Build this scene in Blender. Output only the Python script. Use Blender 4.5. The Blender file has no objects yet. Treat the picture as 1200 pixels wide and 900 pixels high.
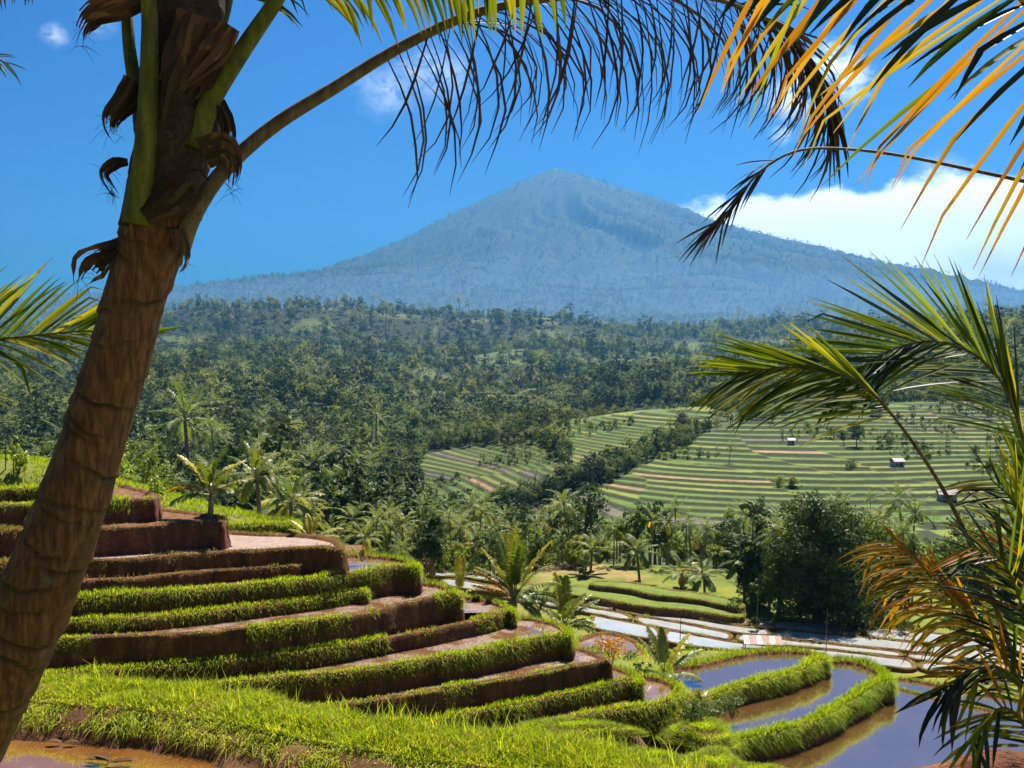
import bpy, math, random
import numpy as np
from mathutils import Vector, geometry

# ---------------------------------------------------------------- camera, sky, sun, exposure
SC = bpy.context.scene
COL = SC.collection
F = 1290.0                      # focal length in photo pixels (1200 x 900)
TH = math.atan(50 / F)          # camera looks slightly down, horizon at row 400
cd = bpy.data.cameras.new('camera')
cam = bpy.data.objects.new('camera', cd)
COL.objects.link(cam)
cd.sensor_width = 36.0
cd.lens = 36.0 * F / 1200
cd.clip_start = 0.1
cd.clip_end = 60000
cam.location = (0, 0, 0)
cam.rotation_euler = (math.pi / 2 - TH, 0, 0)
SC.camera = cam

SUN_AZ, SUN_EL = math.radians(24), math.radians(60)
sd = bpy.data.lights.new('sun', 'SUN')
sd.energy = 5.0
sd.angle = math.radians(0.53)
sd.color = (1.0, 0.93, 0.80)
sun = bpy.data.objects.new('sun', sd)
COL.objects.link(sun)
TOSUN = Vector((math.sin(SUN_AZ) * math.cos(SUN_EL), math.cos(SUN_AZ) * math.cos(SUN_EL), math.sin(SUN_EL)))
sun.rotation_euler = TOSUN.to_track_quat('Z', 'Y').to_euler()
sun.location = (200, 300, 500)

world = bpy.data.worlds.new('World')
SC.world = world
world.use_nodes = True


class NT:
    """tiny node-tree helper"""
    def __init__(s, tree):
        s.t = tree
        s.t.nodes.clear()

    def n(s, typ, **kw):
        nd = s.t.nodes.new(typ)
        for k, v in kw.items():
            if k == 'ins':
                for a, b in v.items():
                    s.set(nd, a, b)
            else:
                setattr(nd, k, v)
        return nd

    def set(s, nd, key, val):
        sock = nd.inputs[key]
        if isinstance(val, bpy.types.NodeSocket):
            s.t.links.new(val, sock)
        else:
            sock.default_value = val

    def math(s, op, a, b=0.0, c=None, clamp=False):
        nd = s.n('ShaderNodeMath', operation=op, use_clamp=clamp)
        s.set(nd, 0, a)
        s.set(nd, 1, b)
        if c is not None:
            s.set(nd, 2, c)
        return nd.outputs[0]

    def ramp(s, fac, stops):
        nd = s.n('ShaderNodeValToRGB')
        el = nd.color_ramp.elements
        while len(el) < len(stops):
            el.new(0.5)
        for e, (p, c) in zip(el, stops):
            e.position = p
            e.color = (c[0], c[1], c[2], 1) if isinstance(c, tuple) else (c, c, c, 1)
        s.set(nd, 0, fac)
        return nd.outputs[0]

    def mix(s, fac, a, b, blend='MIX'):
        nd = s.n('ShaderNodeMix', data_type='RGBA', blend_type=blend)
        s.set(nd, 0, fac)
        for k, v in ((6, a), (7, b)):
            if isinstance(v, tuple):
                v = (v[0], v[1], v[2], 1)
            s.set(nd, k, v)
        return nd.outputs[2]

    def noise(s, vec=None, scale=5.0, detail=4.0, rough=0.55, dist=0.0, dim='3D'):
        nd = s.n('ShaderNodeTexNoise', noise_dimensions=dim)
        if vec is not None:
            s.set(nd, 'Vector', vec)
        s.set(nd, 'Scale', scale)
        s.set(nd, 'Detail', detail)
        s.set(nd, 'Roughness', rough)
        s.set(nd, 'Distortion', dist)
        return nd.outputs[0]

    def mapr(s, v, a, b, c=0.0, d=1.0, smooth=True):
        nd = s.n('ShaderNodeMapRange', interpolation_type='SMOOTHSTEP' if smooth else 'LINEAR')
        s.set(nd, 0, v)
        for i, x in enumerate((a, b, c, d)):
            s.set(nd, i + 1, x)
        return nd.outputs[0]


# sky: Nishita daylight, with a bank of cumulus low in the north-east and a few torn puffs
w = NT(world.node_tree)
sky = w.n('ShaderNodeTexSky', sky_type='NISHITA')
sky.sun_disc = False
sky.sun_elevation = SUN_EL
sky.sun_rotation = SUN_AZ
sky.altitude = 700
sky.air_density = 1.0
sky.dust_density = 0.6
sky.ozone_density = 3.0
hs = w.n('ShaderNodeHueSaturation', ins={'Hue': 0.5, 'Saturation': 1.35, 'Value': 1.0, 'Color': sky.outputs[0]})
skg = w.n('ShaderNodeGamma', ins={'Color': w.mix(1.0, hs.outputs[0], (0.1, 0.1, 0.1), 'MULTIPLY'), 'Gamma': 1.4})
skyc = w.mix(1.0, skg.outputs[0], (0.60, 3.95, 6.0), 'MULTIPLY')
tc = w.n('ShaderNodeTexCoord')
sep = w.n('ShaderNodeSeparateXYZ', ins={0: tc.outputs['Generated']})
dx, dy, dz = sep.outputs[0], sep.outputs[1], sep.outputs[2]
az = w.math('ARCTAN2', dx, dy)
hor = w.math('SQRT', w.math('ADD', w.math('MULTIPLY', dx, dx), w.math('MULTIPLY', dy, dy)))
el = w.math('ARCTAN2', dz, hor)
vec = w.n('ShaderNodeCombineXYZ', ins={0: az, 1: w.math('MULTIPLY', el, 1.35), 2: 0.37})
n1 = w.noise(vec.outputs[0], 9.0, 9.0, 0.56)
n2 = w.noise(vec.outputs[0], 30.0, 8.0, 0.6)
n3 = w.noise(vec.outputs[0], 4.0, 2.0, 0.5)
n4 = w.noise(vec.outputs[0], 75.0, 7.0, 0.62, 0.6)
top = w.math('ADD', 0.121, w.math('MULTIPLY', w.math('SUBTRACT', n1, 0.5), 0.055))
top = w.math('ADD', top, w.math('MULTIPLY', w.math('SUBTRACT', n2, 0.5), 0.030))
top = w.math('ADD', top, w.math('MULTIPLY', w.mapr(az, 0.05, 0.30), 0.014))
bank = w.mapr(w.math('SUBTRACT', top, el), -0.002, 0.010)
bank = w.math('MULTIPLY', bank, w.mapr(az, 0.098, 0.135))
bank = w.math('MULTIPLY', bank, w.mapr(az, 3.13, 2.7))
puff = w.mapr(w.math('ADD', w.math('MULTIPLY', n1, 0.7), w.math('MULTIPLY', n2, 0.3)), 0.56, 0.70)


def spot(pa, pe, r):
    d1 = w.math('SUBTRACT', az, pa)
    d2 = w.math('MULTIPLY', w.math('SUBTRACT', el, pe), 1.25)
    d = w.math('SQRT', w.math('ADD', w.math('MULTIPLY', d1, d1), w.math('MULTIPLY', d2, d2)))
    return w.mapr(w.math('ADD', d, w.math('MULTIPLY', w.math('SUBTRACT', n4, 0.5), r * 2.2)), r * 1.5, r * 0.1)


def pxa(u, v):
    x, y = (u - 600) / F, (400 - v) / F
    return math.atan(x), math.atan(y / math.hypot(1, x))


pf = 0.0
for (u, v, r, a) in ((972, 78, .022, .9), (935, 112, .026, .85), (990, 100, .02, .8), (915, 160, .010, .6), (958, 92, .02, .8),
                     (510, 88, .030, .34), (455, 108, .026, .30), (70, 46, .010, .4), (120, 30, .014, .35),
                     (1100, 205, .02, .35)):
    A, E = pxa(u, v)
    s_ = w.math('MULTIPLY', spot(A, E, r), a)
    pf = s_ if pf == 0.0 else w.math('MAXIMUM', pf, s_)
puffs = w.math('MULTIPLY', pf, w.mapr(w.math('ADD', w.math('MULTIPLY', n2, 0.5), w.math('MULTIPLY', n4, 0.5)), 0.38, 0.60))
cl = w.math('MAXIMUM', bank, puffs)
shade = w.mapr(w.math('ADD', w.math('MULTIPLY', n3, 0.6), w.math('MULTIPLY', n1, 0.4)), 0.40, 0.60)
low = w.mapr(el, 0.105, 0.055)
ccol = w.mix(w.math('MULTIPLY', shade, w.math('MULTIPLY', low, 0.9)), (17, 17, 17), (6, 8.2, 10.8))
fin = w.mix(cl, skyc, ccol)
bg = w.n('ShaderNodeBackground', ins={'Color': fin, 'Strength': 0.05})
wo = w.n('ShaderNodeOutputWorld', ins={'Surface': bg.outputs[0]})

SC.view_settings.view_transform = 'Standard'
SC.view_settings.look = 'None'
SC.view_settings.exposure = 1.75
SC.view_settings.gamma = 1.0
SC.view_settings.use_curve_mapping = False
SC.render.engine = 'CYCLES'
cy = SC.cycles
cy.use_denoising = True
cy.max_bounces = 8
cy.diffuse_bounces = 3
cy.glossy_bounces = 3
cy.transmission_bounces = 4
cy.transparent_max_bounces = 8
cy.volume_bounces = 1
cy.use_adaptive_sampling = True
cy.adaptive_threshold = 0.02
cy.sample_clamp_indirect = 6.0

# ---------------------------------------------------------------- helpers
RNG = np.random.default_rng(11)
random.seed(5)
CT, ST = math.cos(TH), math.sin(TH)


def ray(u, v):
    x, y = (u - 600) / F, (450 - v) / F
    return Vector((x, CT + y * ST, -ST + y * CT))


def W(u, v, d):
    """point on the pixel's ray at distance d along the ground axis"""
    r = ray(u, v)
    return r * (d / r.y)


def PL(u, v, z):
    """point where the pixel's ray meets the level z"""
    r = ray(u, v)
    return r * (z / r.z)


def gx(u, d):
    return (u - 600) / F * d


def px(x, y, z):
    f = y * CT - z * ST
    return 600 + F * x / f, 450 - F * (y * ST + z * CT) / f


def tag(o, label=None, cat=None, group=None, kind=None):
    if label:
        o['label'] = label
    if cat:
        o['category'] = cat
    if group:
        o['group'] = group
    if kind:
        o['kind'] = kind
    return o


def empty(name, loc, label=None, cat=None, group=None, rz=0.0, sc=1.0):
    o = bpy.data.objects.new(name, None)
    COL.objects.link(o)
    o.location = loc
    o.rotation_euler = (0, 0, rz)
    o.scale = (sc, sc, sc)
    o.empty_display_size = 0.2
    return tag(o, label, cat, group)


def make_mesh(name, V, Fc, mats, fm=None, smooth=False):
    me = bpy.data.meshes.new(name)
    me.from_pydata([tuple(v) for v in V], [], [tuple(f) for f in Fc])
    for m in (mats if isinstance(mats, (list, tuple)) else [mats]):
        me.materials.append(m)
    if fm is not None:
        me.polygons.foreach_set('material_index', np.asarray(fm, dtype=np.int32))
    if smooth:
        me.polygons.foreach_set('use_smooth', np.ones(len(me.polygons), dtype=bool))
    me.update()
    return me


def np_mesh(name, V, quads=None, tris=None, mat=None, smooth=False):
    """fast mesh from numpy arrays"""
    me = bpy.data.meshes.new(name)
    V = np.asarray(V, dtype=np.float32)
    me.vertices.add(len(V))
    me.vertices.foreach_set('co', V.ravel())
    loops, starts, n = [], [], 0
    if quads is not None and len(quads):
        q = np.asarray(quads, dtype=np.int32)
        loops.append(q.ravel())
        starts.append(np.arange(len(q), dtype=np.int32) * 4)
        n += len(q) * 4
    if tris is not None and len(tris):
        t = np.asarray(tris, dtype=np.int32)
        loops.append(t.ravel())
        starts.append(n + np.arange(len(t), dtype=np.int32) * 3)
    L = np.concatenate(loops)
    S = np.concatenate(starts)
    me.loops.add(len(L))
    me.loops.foreach_set('vertex_index', L)
    me.polygons.add(len(S))
    me.polygons.foreach_set('loop_start', S)
    if mat:
        me.materials.append(mat)
    if smooth:
        me.polygons.foreach_set('use_smooth', np.ones(len(S), dtype=bool))
    me.update(calc_edges=True)
    me.validate()
    return me


def link(name, me, parent=None, loc=None):
    o = bpy.data.objects.new(name, me)
    COL.objects.link(o)
    if parent is not None:
        o.parent = parent
    if loc is not None:
        o.location = loc
    return o


class MB:
    def __init__(s):
        s.V, s.F, s.M = [], [], []

    def add(s, V, Fc, m=0):
        b = len(s.V)
        s.V += [tuple(v) for v in V]
        s.F += [tuple(i + b for i in f) for f in Fc]
        s.M += [m] * len(Fc)

    def tube(s, pts, rad, n=8, m=0, cap=True, jitter=None):
        pts = [Vector(p) for p in pts]
        rings, ref = [], None
        for i, p in enumerate(pts):
            t = (pts[min(i + 1, len(pts) - 1)] - pts[max(i - 1, 0)]).normalized()
            if ref is None:
                ref = Vector((0, 1, 0)) if abs(t.y) < 0.8 else Vector((1, 0, 0))
            a = (ref - t * ref.dot(t)).normalized()
            ref = a
            b = t.cross(a)
            r = rad[i] if hasattr(rad, '__len__') else rad
            rings.append([p + (a * math.cos(k * 2 * math.pi / n) + b * math.sin(k * 2 * math.pi / n)) * r for k in range(n)])
        V = [v for r in rings for v in r]
        Fc = []
        for i in range(len(rings) - 1):
            for k in range(n):
                Fc.append((i * n + k, i * n + (k + 1) % n, (i + 1) * n + (k + 1) % n, (i + 1) * n + k))
        if cap:
            Fc.append(tuple(range(n - 1, -1, -1)))
            Fc.append(tuple((len(rings) - 1) * n + k for k in range(n)))
        s.add(V, Fc, m)

    def box(s, c, size, m=0, rz=0.0):
        cx, cy_, cz = c
        a, b, h = size[0] / 2, size[1] / 2, size[2] / 2
        co, si = math.cos(rz), math.sin(rz)
        V = []
        for z in (-h, h):
            for (x, y) in ((-a, -b), (a, -b), (a, b), (-a, b)):
                V.append((cx + x * co - y * si, cy_ + x * si + y * co, cz + z))
        s.add(V, [(3, 2, 1, 0), (4, 5, 6, 7), (0, 1, 5, 4), (1, 2, 6, 5), (2, 3, 7, 6), (3, 0, 4, 7)], m)

    def mesh(s, name, mats, smooth=False):
        return make_mesh(name, s.V, s.F, mats, s.M, smooth)


def hash2(ix, iy, seed):
    h = (ix.astype(np.int64) * 374761393 + iy.astype(np.int64) * 668265263 + seed * 1442695041) & 0x7fffffff
    h = ((h ^ (h >> 13)) * 1274126177) & 0x7fffffff
    h = h ^ (h >> 16)
    return (h & 0xffff) / 65535.0


def vnoise(x, y, seed=0):
    x = np.asarray(x, dtype=float)
    y = np.asarray(y, dtype=float)
    ix, iy = np.floor(x), np.floor(y)
    fx, fy = x - ix, y - iy
    fx, fy = fx * fx * (3 - 2 * fx), fy * fy * (3 - 2 * fy)
    a = hash2(ix, iy, seed)
    b = hash2(ix + 1, iy, seed)
    c = hash2(ix, iy + 1, seed)
    d = hash2(ix + 1, iy + 1, seed)
    return (a + (b - a) * fx) * (1 - fy) + (c + (d - c) * fx) * fy


def fbm(x, y, seed=0, oct=4):
    s, a, t = 0, 1.0, 0
    for o in range(oct):
        s = s + a * (vnoise(np.asarray(x) * 2 ** o, np.asarray(y) * 2 ** o, seed + o * 17) - 0.5)
        t += a
        a *= 0.5
    return s / t * 2


def catmull(P, n):
    """resample control points by centripetal-ish Catmull-Rom into n points"""
    P = [np.asarray(p, float) for p in P]
    Q = [2 * P[0] - P[1]] + P + [2 * P[-1] - P[-2]]
    out = []
    m = len(P) - 1
    for i in range(n):
        t = i / (n - 1) * m
        k = min(int(t), m - 1)
        f = t - k
        a, b, c, d = Q[k], Q[k + 1], Q[k + 2], Q[k + 3]
        out.append(0.5 * ((2 * b) + (c - a) * f + (2 * a - 5 * b + 4 * c - d) * f * f + (3 * b - a - 3 * c + d) * f ** 3))
    return out


# ---------------------------------------------------------------- materials
def material(name):
    m = bpy.data.materials.new(name)
    m.use_nodes = True
    return m, NT(m.node_tree)


def out(t, shader, disp=None):
    o = t.n('ShaderNodeOutputMaterial', ins={'Surface': shader})
    return o


def bump(t, h, strength=0.5, dist=0.02):
    return t.n('ShaderNodeBump', ins={'Strength': strength, 'Distance': dist, 'Height': h}).outputs[0]


def leaf_mat(name, cols, trans=0.45, rough=0.45, spec=0.35, tcol=None, island=True, obj=0.5, tmul=1.6, patch=False, wear=0.0):
    """foliage: colour varies by leaf and by plant; light comes through the blades"""
    m, t = material(name)
    g = t.n('ShaderNodeNewGeometry')
    oi = t.n('ShaderNodeObjectInfo')
    r = t.math('ADD', t.math('MULTIPLY', g.outputs['Random Per Island'], 1 - obj), t.math('MULTIPLY', oi.outputs['Random'], obj)) if island else oi.outputs['Random']
    n = t.noise(t.n('ShaderNodeTexCoord').outputs['Object'], 3.0, 2.0)
    r = t.math('ADD', t.math('MULTIPLY', r, 0.8), t.math('MULTIPLY', n, 0.25))
    if patch:
        pn = t.noise(g.outputs['Position'], 0.016, 3.0, 0.6)
        r = t.math('ADD', t.math('MULTIPLY', r, 0.62), t.mapr(pn, 0.34, 0.66, -0.10, 0.52))
    k = len(cols) - 1
    c = t.ramp(r, [(0.1 + 0.8 * i / k, col) for i, col in enumerate(cols)])
    if wear:
        oc = t.n('ShaderNodeTexCoord').outputs['Object']
        ln = t.n('ShaderNodeVectorMath', operation='LENGTH', ins={0: oc}).outputs['Value']
        nn = t.noise(oc, 16.0, 4.0, 0.7)
        fac = t.math('ADD', t.mapr(ln, wear * 0.45, wear * 1.25, -0.15, 0.55), t.math('MULTIPLY', t.math('SUBTRACT', nn, 0.5), 1.5))
        c = t.mix(t.math('MULTIPLY', t.mapr(fac, 0.12, 0.5), 0.85), c, (0.075, 0.032, 0.012))
    p = t.n('ShaderNodeBsdfPrincipled', ins={'Base Color': c, 'Roughness': rough, 'Specular IOR Level': spec})
    tc_ = t.mix(1.0, c, tcol or (tmul, tmul, tmul * 0.55), 'MULTIPLY')
    tr = t.n('ShaderNodeBsdfTranslucent', ins={'Color': tc_})
    mx = t.n('ShaderNodeMixShader', ins={0: trans, 1: p.outputs[0], 2: tr.outputs[0]})
    out(t, mx.outputs[0])
    return m


def soil_mat(name, c1, c2, c3, scale=3.0, rough=0.9, streak=False, bstr=0.7, bd=0.05):
    m, t = material(name)
    tc_ = t.n('ShaderNodeTexCoord').outputs['Object']
    v = tc_
    if streak:
        v = t.n('ShaderNodeMapping', ins={'Vector': tc_, 'Scale': (1, 1, 0.22)}).outputs[0]
    n1_ = t.noise(v, scale, 6.0, 0.6)
    n2_ = t.noise(tc_, scale * 5, 5.0, 0.65)
    c = t.ramp(n1_, [(0.30, c1), (0.5, c2), (0.72, c3)])
    c = t.mix(t.mapr(n2_, 0.35, 0.75), c, c1, 'MIX')
    nn = t.math('ADD', n1_, t.math('MULTIPLY', n2_, 0.6))
    p = t.n('ShaderNodeBsdfPrincipled', ins={'Base Color': c, 'Roughness': rough, 'Specular IOR Level': 0.2, 'Normal': bump(t, nn, bstr, bd)})
    out(t, p.outputs[0])
    return m


def water_mat(name, mudlev, mud=(0.10, 0.045, 0.018), sil=(0.16, 0.10, 0.06), scale=0.9, rough=0.05, ior=2.0):
    """standing paddy water over mud; where the bed is high, wet clods break the surface"""
    m, t = material(name)
    tc_ = t.n('ShaderNodeTexCoord').outputs['Object']
    n1_ = t.noise(tc_, scale, 5.0, 0.6)
    n2_ = t.noise(tc_, scale * 9, 4.0, 0.65)
    h = t.math('ADD', t.math('MULTIPLY', n1_, 0.62), t.math('MULTIPLY', n2_, 0.38))
    mask = t.mapr(h, mudlev - 0.04, mudlev + 0.05)
    rip = t.noise(tc_, 7.0, 2.0, 0.5)
    bed = t.mix(t.mapr(n1_, 0.3, 0.7), mud, sil)
    wat = t.n('ShaderNodeBsdfPrincipled', ins={'Base Color': bed, 'Roughness': rough, 'IOR': ior, 'Specular IOR Level': 0.5,
                                              'Normal': bump(t, rip, 0.10, 0.01)})
    mc = t.mix(n2_, (0.06, 0.026, 0.012), (0.16, 0.085, 0.045))
    md = t.n('ShaderNodeBsdfPrincipled', ins={'Base Color': mc, 'Roughness': 0.42, 'Specular IOR Level': 0.6, 'Normal': bump(t, n2_, 1.0, 0.06)})
    mx = t.n('ShaderNodeMixShader', ins={0: mask, 1: wat.outputs[0], 2: md.outputs[0]})
    out(t, mx.outputs[0])
    return m


def plain(name, c, rough=0.6, var=0.25, scale=6.0, spec=0.3, bstr=0.3):
    m, t = material(name)
    n_ = t.noise(t.n('ShaderNodeTexCoord').outputs['Object'], scale, 5.0, 0.6)
    c2 = t.mix(t.mapr(n_, 0.3, 0.7), tuple(x * (1 - var) for x in c), tuple(min(1, x * (1 + var)) for x in c))
    p = t.n('ShaderNodeBsdfPrincipled', ins={'Base Color': c2, 'Roughness': rough, 'Specular IOR Level': spec, 'Normal': bump(t, n_, bstr, 0.02)})
    out(t, p.outputs[0])
    return m


M = {}
M['grass'] = leaf_mat('terrace_grass', [(0.055, 0.105, 0.004), (0.125, 0.20, 0.006), (0.22, 0.27, 0.008), (0.34, 0.33, 0.02)], 0.5, 0.55, 0.12, obj=0.1, tmul=1.8)
M['grass_dry'] = leaf_mat('dry_grass', [(0.13, 0.09, 0.03), (0.22, 0.16, 0.05), (0.17, 0.17, 0.03)], 0.4, 0.7, 0.1, obj=0.1)
M['grass_near'] = leaf_mat('bank_grass', [(0.075, 0.125, 0.005), (0.16, 0.225, 0.008), (0.26, 0.30, 0.012), (0.38, 0.33, 0.05)], 0.5, 0.5, 0.15, obj=0.1, tmul=1.8)
M['wall'] = soil_mat('mud_wall', (0.042, 0.015, 0.004), (0.11, 0.042, 0.012), (0.22, 0.095, 0.03), 2.2, streak=True, bstr=1.0, bd=0.12)
M['wall_red'] = soil_mat('red_earth', (0.055, 0.018, 0.009), (0.13, 0.045, 0.022), (0.25, 0.11, 0.06), 1.8, streak=True, bstr=1.0, bd=0.12)
M['earth'] = soil_mat('earth', (0.055, 0.022, 0.009), (0.12, 0.055, 0.022), (0.20, 0.11, 0.05), 2.0)
M['dry_mud'] = soil_mat('dry_mud', (0.16, 0.105, 0.085), (0.23, 0.165, 0.14), (0.29, 0.225, 0.20), 2.4, rough=0.7)
M['lawn'] = soil_mat('short_grass', (0.055, 0.085, 0.008), (0.095, 0.13, 0.012), (0.15, 0.16, 0.02), 0.8, bstr=0.5)
M['w_clear'] = water_mat('paddy_water', 0.62)
M['w_pond'] = water_mat('pond_water', 0.80, (0.050, 0.024, 0.007), (0.07, 0.036, 0.012), 0.25, 0.07, 4.5)
M['w_mud'] = water_mat('muddy_water', 0.52)
M['w_mudder'] = water_mat('wet_mud', 0.43)
M['w_far'] = water_mat('field_water', 0.70, (0.23, 0.235, 0.24), (0.31, 0.32, 0.33), 0.22, 0.16, 2.8)  # pale grey-blue bed: bright sky reflection put into the base colour
M['w_near'] = water_mat('near_water', 0.60, (0.10, 0.036, 0.008), (0.13, 0.06, 0.018), 1.1, 0.04, 2.2)
# ---------------------------------------------------------------- terrain height
NEAR = [(0, 0, -1.75), (-4, 0, -1.9), (4, 0, -1.9), (0, -8, -1.0), (-12, -8, -1.0), (12, -8, -1.4), (0, 3, -2.25), (-3.2, 4.8, -2.85), (3.2, 6.6, -2.75),
        (0, 6, -3.05), (-8, 5, -2.8), (9, 6, -3.6), (2.4, 8.2, -3.5), (-9, 9, -4.3), (-5, 9, -4.3), (-2, 9, -4.2), (1, 9, -4.1), (-9, 12, -4.4), (-5, 12.2, -4.3), (-2, 11, -4.3),
        (0, 13, -5.6), (-6, 15, -6.4), (-12, 15, -6), (6, 12, -5.8), (12, 13, -6.6), (0, 24, -11.5), (-9, 24, -11), (-18, 24, -8.5), (10, 24, -12), (22, 24, -12.5),
        (0, 34, -16.3), (-11, 36, -16.2), (-26, 36, -10), (10, 38, -18.0), (18, 42, -19.4), (30, 42, -20), (0, 44, -17.6), (8, 46, -17.6),
        (gx(860, 46), 46, -18.6), (gx(700, 52), 52, -17.4), (gx(600, 52), 52, -17.2), (gx(450, 52), 52, -17.0), (gx(300, 50), 50, -17.0), (gx(150, 48), 48, -16.5), (gx(0, 46), 46, -16),
        (gx(760, 55), 55, -16.75), (gx(700, 57), 57, -16.6), (gx(820, 60), 60, -17.0), (gx(640, 57), 57, -15.9), (gx(880, 62), 62, -17.6),
        (gx(960, 62), 62, -19.0), (gx(1060, 60), 60, -19.4), (gx(1200, 60), 60, -19.8), (gx(1350, 55), 55, -19.8), (gx(1000, 52), 52, -19.4), (gx(1150, 50), 50, -19.6),
        (gx(-150, 56), 56, -5.9), (gx(0, 53), 53, -6.1), (gx(100, 54), 54, -7.0), (gx(180, 56), 56, -8.6), (gx(250, 56), 56, -8.95), (gx(330, 56), 56, -9.5), (gx(390, 56), 56, -11.2),
        (gx(-150, 70), 70, -7), (gx(0, 68), 68, -8), (gx(150, 66), 66, -10), (gx(280, 66), 66, -11.5), (gx(380, 66), 66, -14), (gx(460, 60), 60, -15.5), (gx(540, 60), 60, -17.2), (gx(600, 64), 64, -18.4), (gx(700, 66), 66, -20),
        (gx(800, 70), 70, -21.5), (gx(960, 72), 72, -23.5), (gx(1200, 72), 72, -24), (gx(1350, 70), 70, -24),
        (gx(-150, 95), 95, -16), (gx(100, 95), 95, -20), (gx(300, 90), 90, -22), (gx(450, 84), 84, -24), (gx(560, 84), 84, -25.6), (gx(700, 82), 82, -26.5), (gx(850, 84), 84, -26.6), (gx(1000, 84), 84, -26.6), (gx(1350, 84), 84, -26.8),
        (gx(700, 100), 100, -26.6), (gx(900, 100), 100, -26.6), (gx(1100, 104), 104, -26.6), (gx(1350, 100), 100, -26.8), (gx(500, 110), 110, -26.5), (gx(580, 112), 112, -26.5),
        (gx(640, 120), 120, -26.2), (gx(760, 118), 118, -26.3), (gx(860, 112), 112, -26.4), (gx(1000, 112), 112, -26.6), (gx(1200, 112), 112, -26.8),
        (gx(300, 125), 125, -28), (gx(100, 125), 125, -26), (gx(-150, 125), 125, -24), (gx(660, 140), 140, -26.5), (gx(760, 140), 140, -27.0), (gx(1000, 130), 130, -28), (gx(1300, 130), 130, -28),
        (gx(450, 140), 140, -30), (gx(200, 160), 160, -33), (gx(600, 165), 165, -31), (gx(900, 160), 160, -33), (gx(1200, 160), 160, -34)]
FAR = []
for u_, prof in {
    -300: [(160, -32), (250, -38), (400, -38), (600, -40), (1000, -38), (1600, -35), (2300, -15), (3000, 12), (3600, -10), (4500, 30)],
    0: [(160, -33), (250, -42), (400, -43), (600, -46), (1000, -43), (1600, -42), (2300, -20), (3000, 8), (3600, -10), (4500, 60)],
    170: [(160, -34), (250, -44), (330, -46), (400, -44), (480, -42), (600, -44), (1000, -38), (1500, -42), (2200, -18), (3000, 9), (3600, -10), (4500, 95)],
    340: [(160, -34), (250, -47), (400, -52), (600, -54), (680, -50), (780, -46), (900, -44), (1400, -42), (2200, -20), (3000, 14), (3600, -15), (4500, 105)],
    470: [(160, -33), (250, -52), (320, -54), (400, -53), (480, -48), (560, -52), (680, -62), (900, -64), (1300, -60), (2000, -30), (2900, 14), (3600, -20), (4500, 60)],
    600: [(160, -33), (250, -51), (320, -51), (400, -46), (480, -40), (540, -41), (640, -54), (900, -66), (1300, -66), (2000, -34), (2900, 8), (3600, -30), (4500, 10)],
    720: [(160, -33), (230, -46), (290, -46), (340, -42), (400, -38), (470, -31), (540, -36), (700, -48), (1200, -56), (2000, -40), (2900, -6), (3700, -30), (4500, -10)],
    850: [(160, -33), (220, -45), (280, -46), (340, -40), (400, -34), (470, -28), (560, -33), (800, -36), (1200, -45), (2000, -40), (2900, -25), (3700, -30), (4500, -20)],
    1000: [(160, -33), (220, -45), (270, -46), (330, -40), (400, -33), (480, -27), (560, -31), (800, -24), (1100, -14), (1600, -38), (2900, -20), (3700, -20), (4500, 0)],
    1200: [(160, -34), (220, -45), (270, -46), (330, -41), (400, -33), (490, -26), (560, -29), (760, -4), (950, 8), (1300, -10), (2900, 5), (3700, 0), (4500, 30)],
    1500: [(160, -35), (220, -45), (330, -41), (480, -27), (560, -26), (760, 6), (1000, 20), (1600, 10), (2900, 20), (4500, 60)]}.items():
    for d_, z_ in prof:
        FAR.append((u_, d_, z_))


class RBF:
    def __init__(s, P, val, k=0.0):
        P = np.asarray(P, float)
        n = len(P)
        A = np.zeros((n + 3, n + 3))
        D = np.sqrt(((P[:, None] - P[None]) ** 2).sum(-1))
        A[:n, :n] = D + np.eye(n) * k
        A[:n, n] = 1
        A[:n, n + 1:] = P
        A[n:, :n] = A[:n, n:].T
        s.w = np.linalg.solve(A, np.concatenate([np.asarray(val, float), np.zeros(3)]))
        s.P = P

    def __call__(s, Q):
        o = np.empty(len(Q))
        for i in range(0, len(Q), 20000):
            q = Q[i:i + 20000]
            D = np.sqrt(((q[:, None] - s.P[None]) ** 2).sum(-1))
            o[i:i + 20000] = D @ s.w[:-3] + s.w[-3] + q @ s.w[-2:]
        return o


rn = RBF([(p[0], p[1]) for p in NEAR], [p[2] for p in NEAR])


def farq(x, y):
    d = np.maximum(y, 20.0)
    return np.stack([x / d * 1.4, np.log(d)], -1)


fp = np.array([(gx(u, d), d) for u, d, z in FAR])
rf = RBF(farq(fp[:, 0], fp[:, 1]), [p[2] for p in FAR])
PK = np.array([388.0, 10000.0])
LR = np.array([0, 388, 1008, 1628, 1938, 2403, 2868, 3256, 4000, 5000, 6200, 8000, 12000, 30000])
LH = np.array([1566, 1395, 1047, 736, 605, 465, 388, 345, 285, 190, 70, -60, -150, -200])
RR = np.array([0, 386, 736, 1550, 2320, 2710, 3490, 4260, 5200, 6200, 8000, 12000, 30000])
RH = np.array([1566, 1440, 1302, 985, 735, 615, 420, 232, 90, 20, -60, -150, -200])


def sstep(a, b, x):
    t = np.clip((x - a) / (b - a), 0, 1)
    return t * t * (3 - 2 * t)


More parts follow.
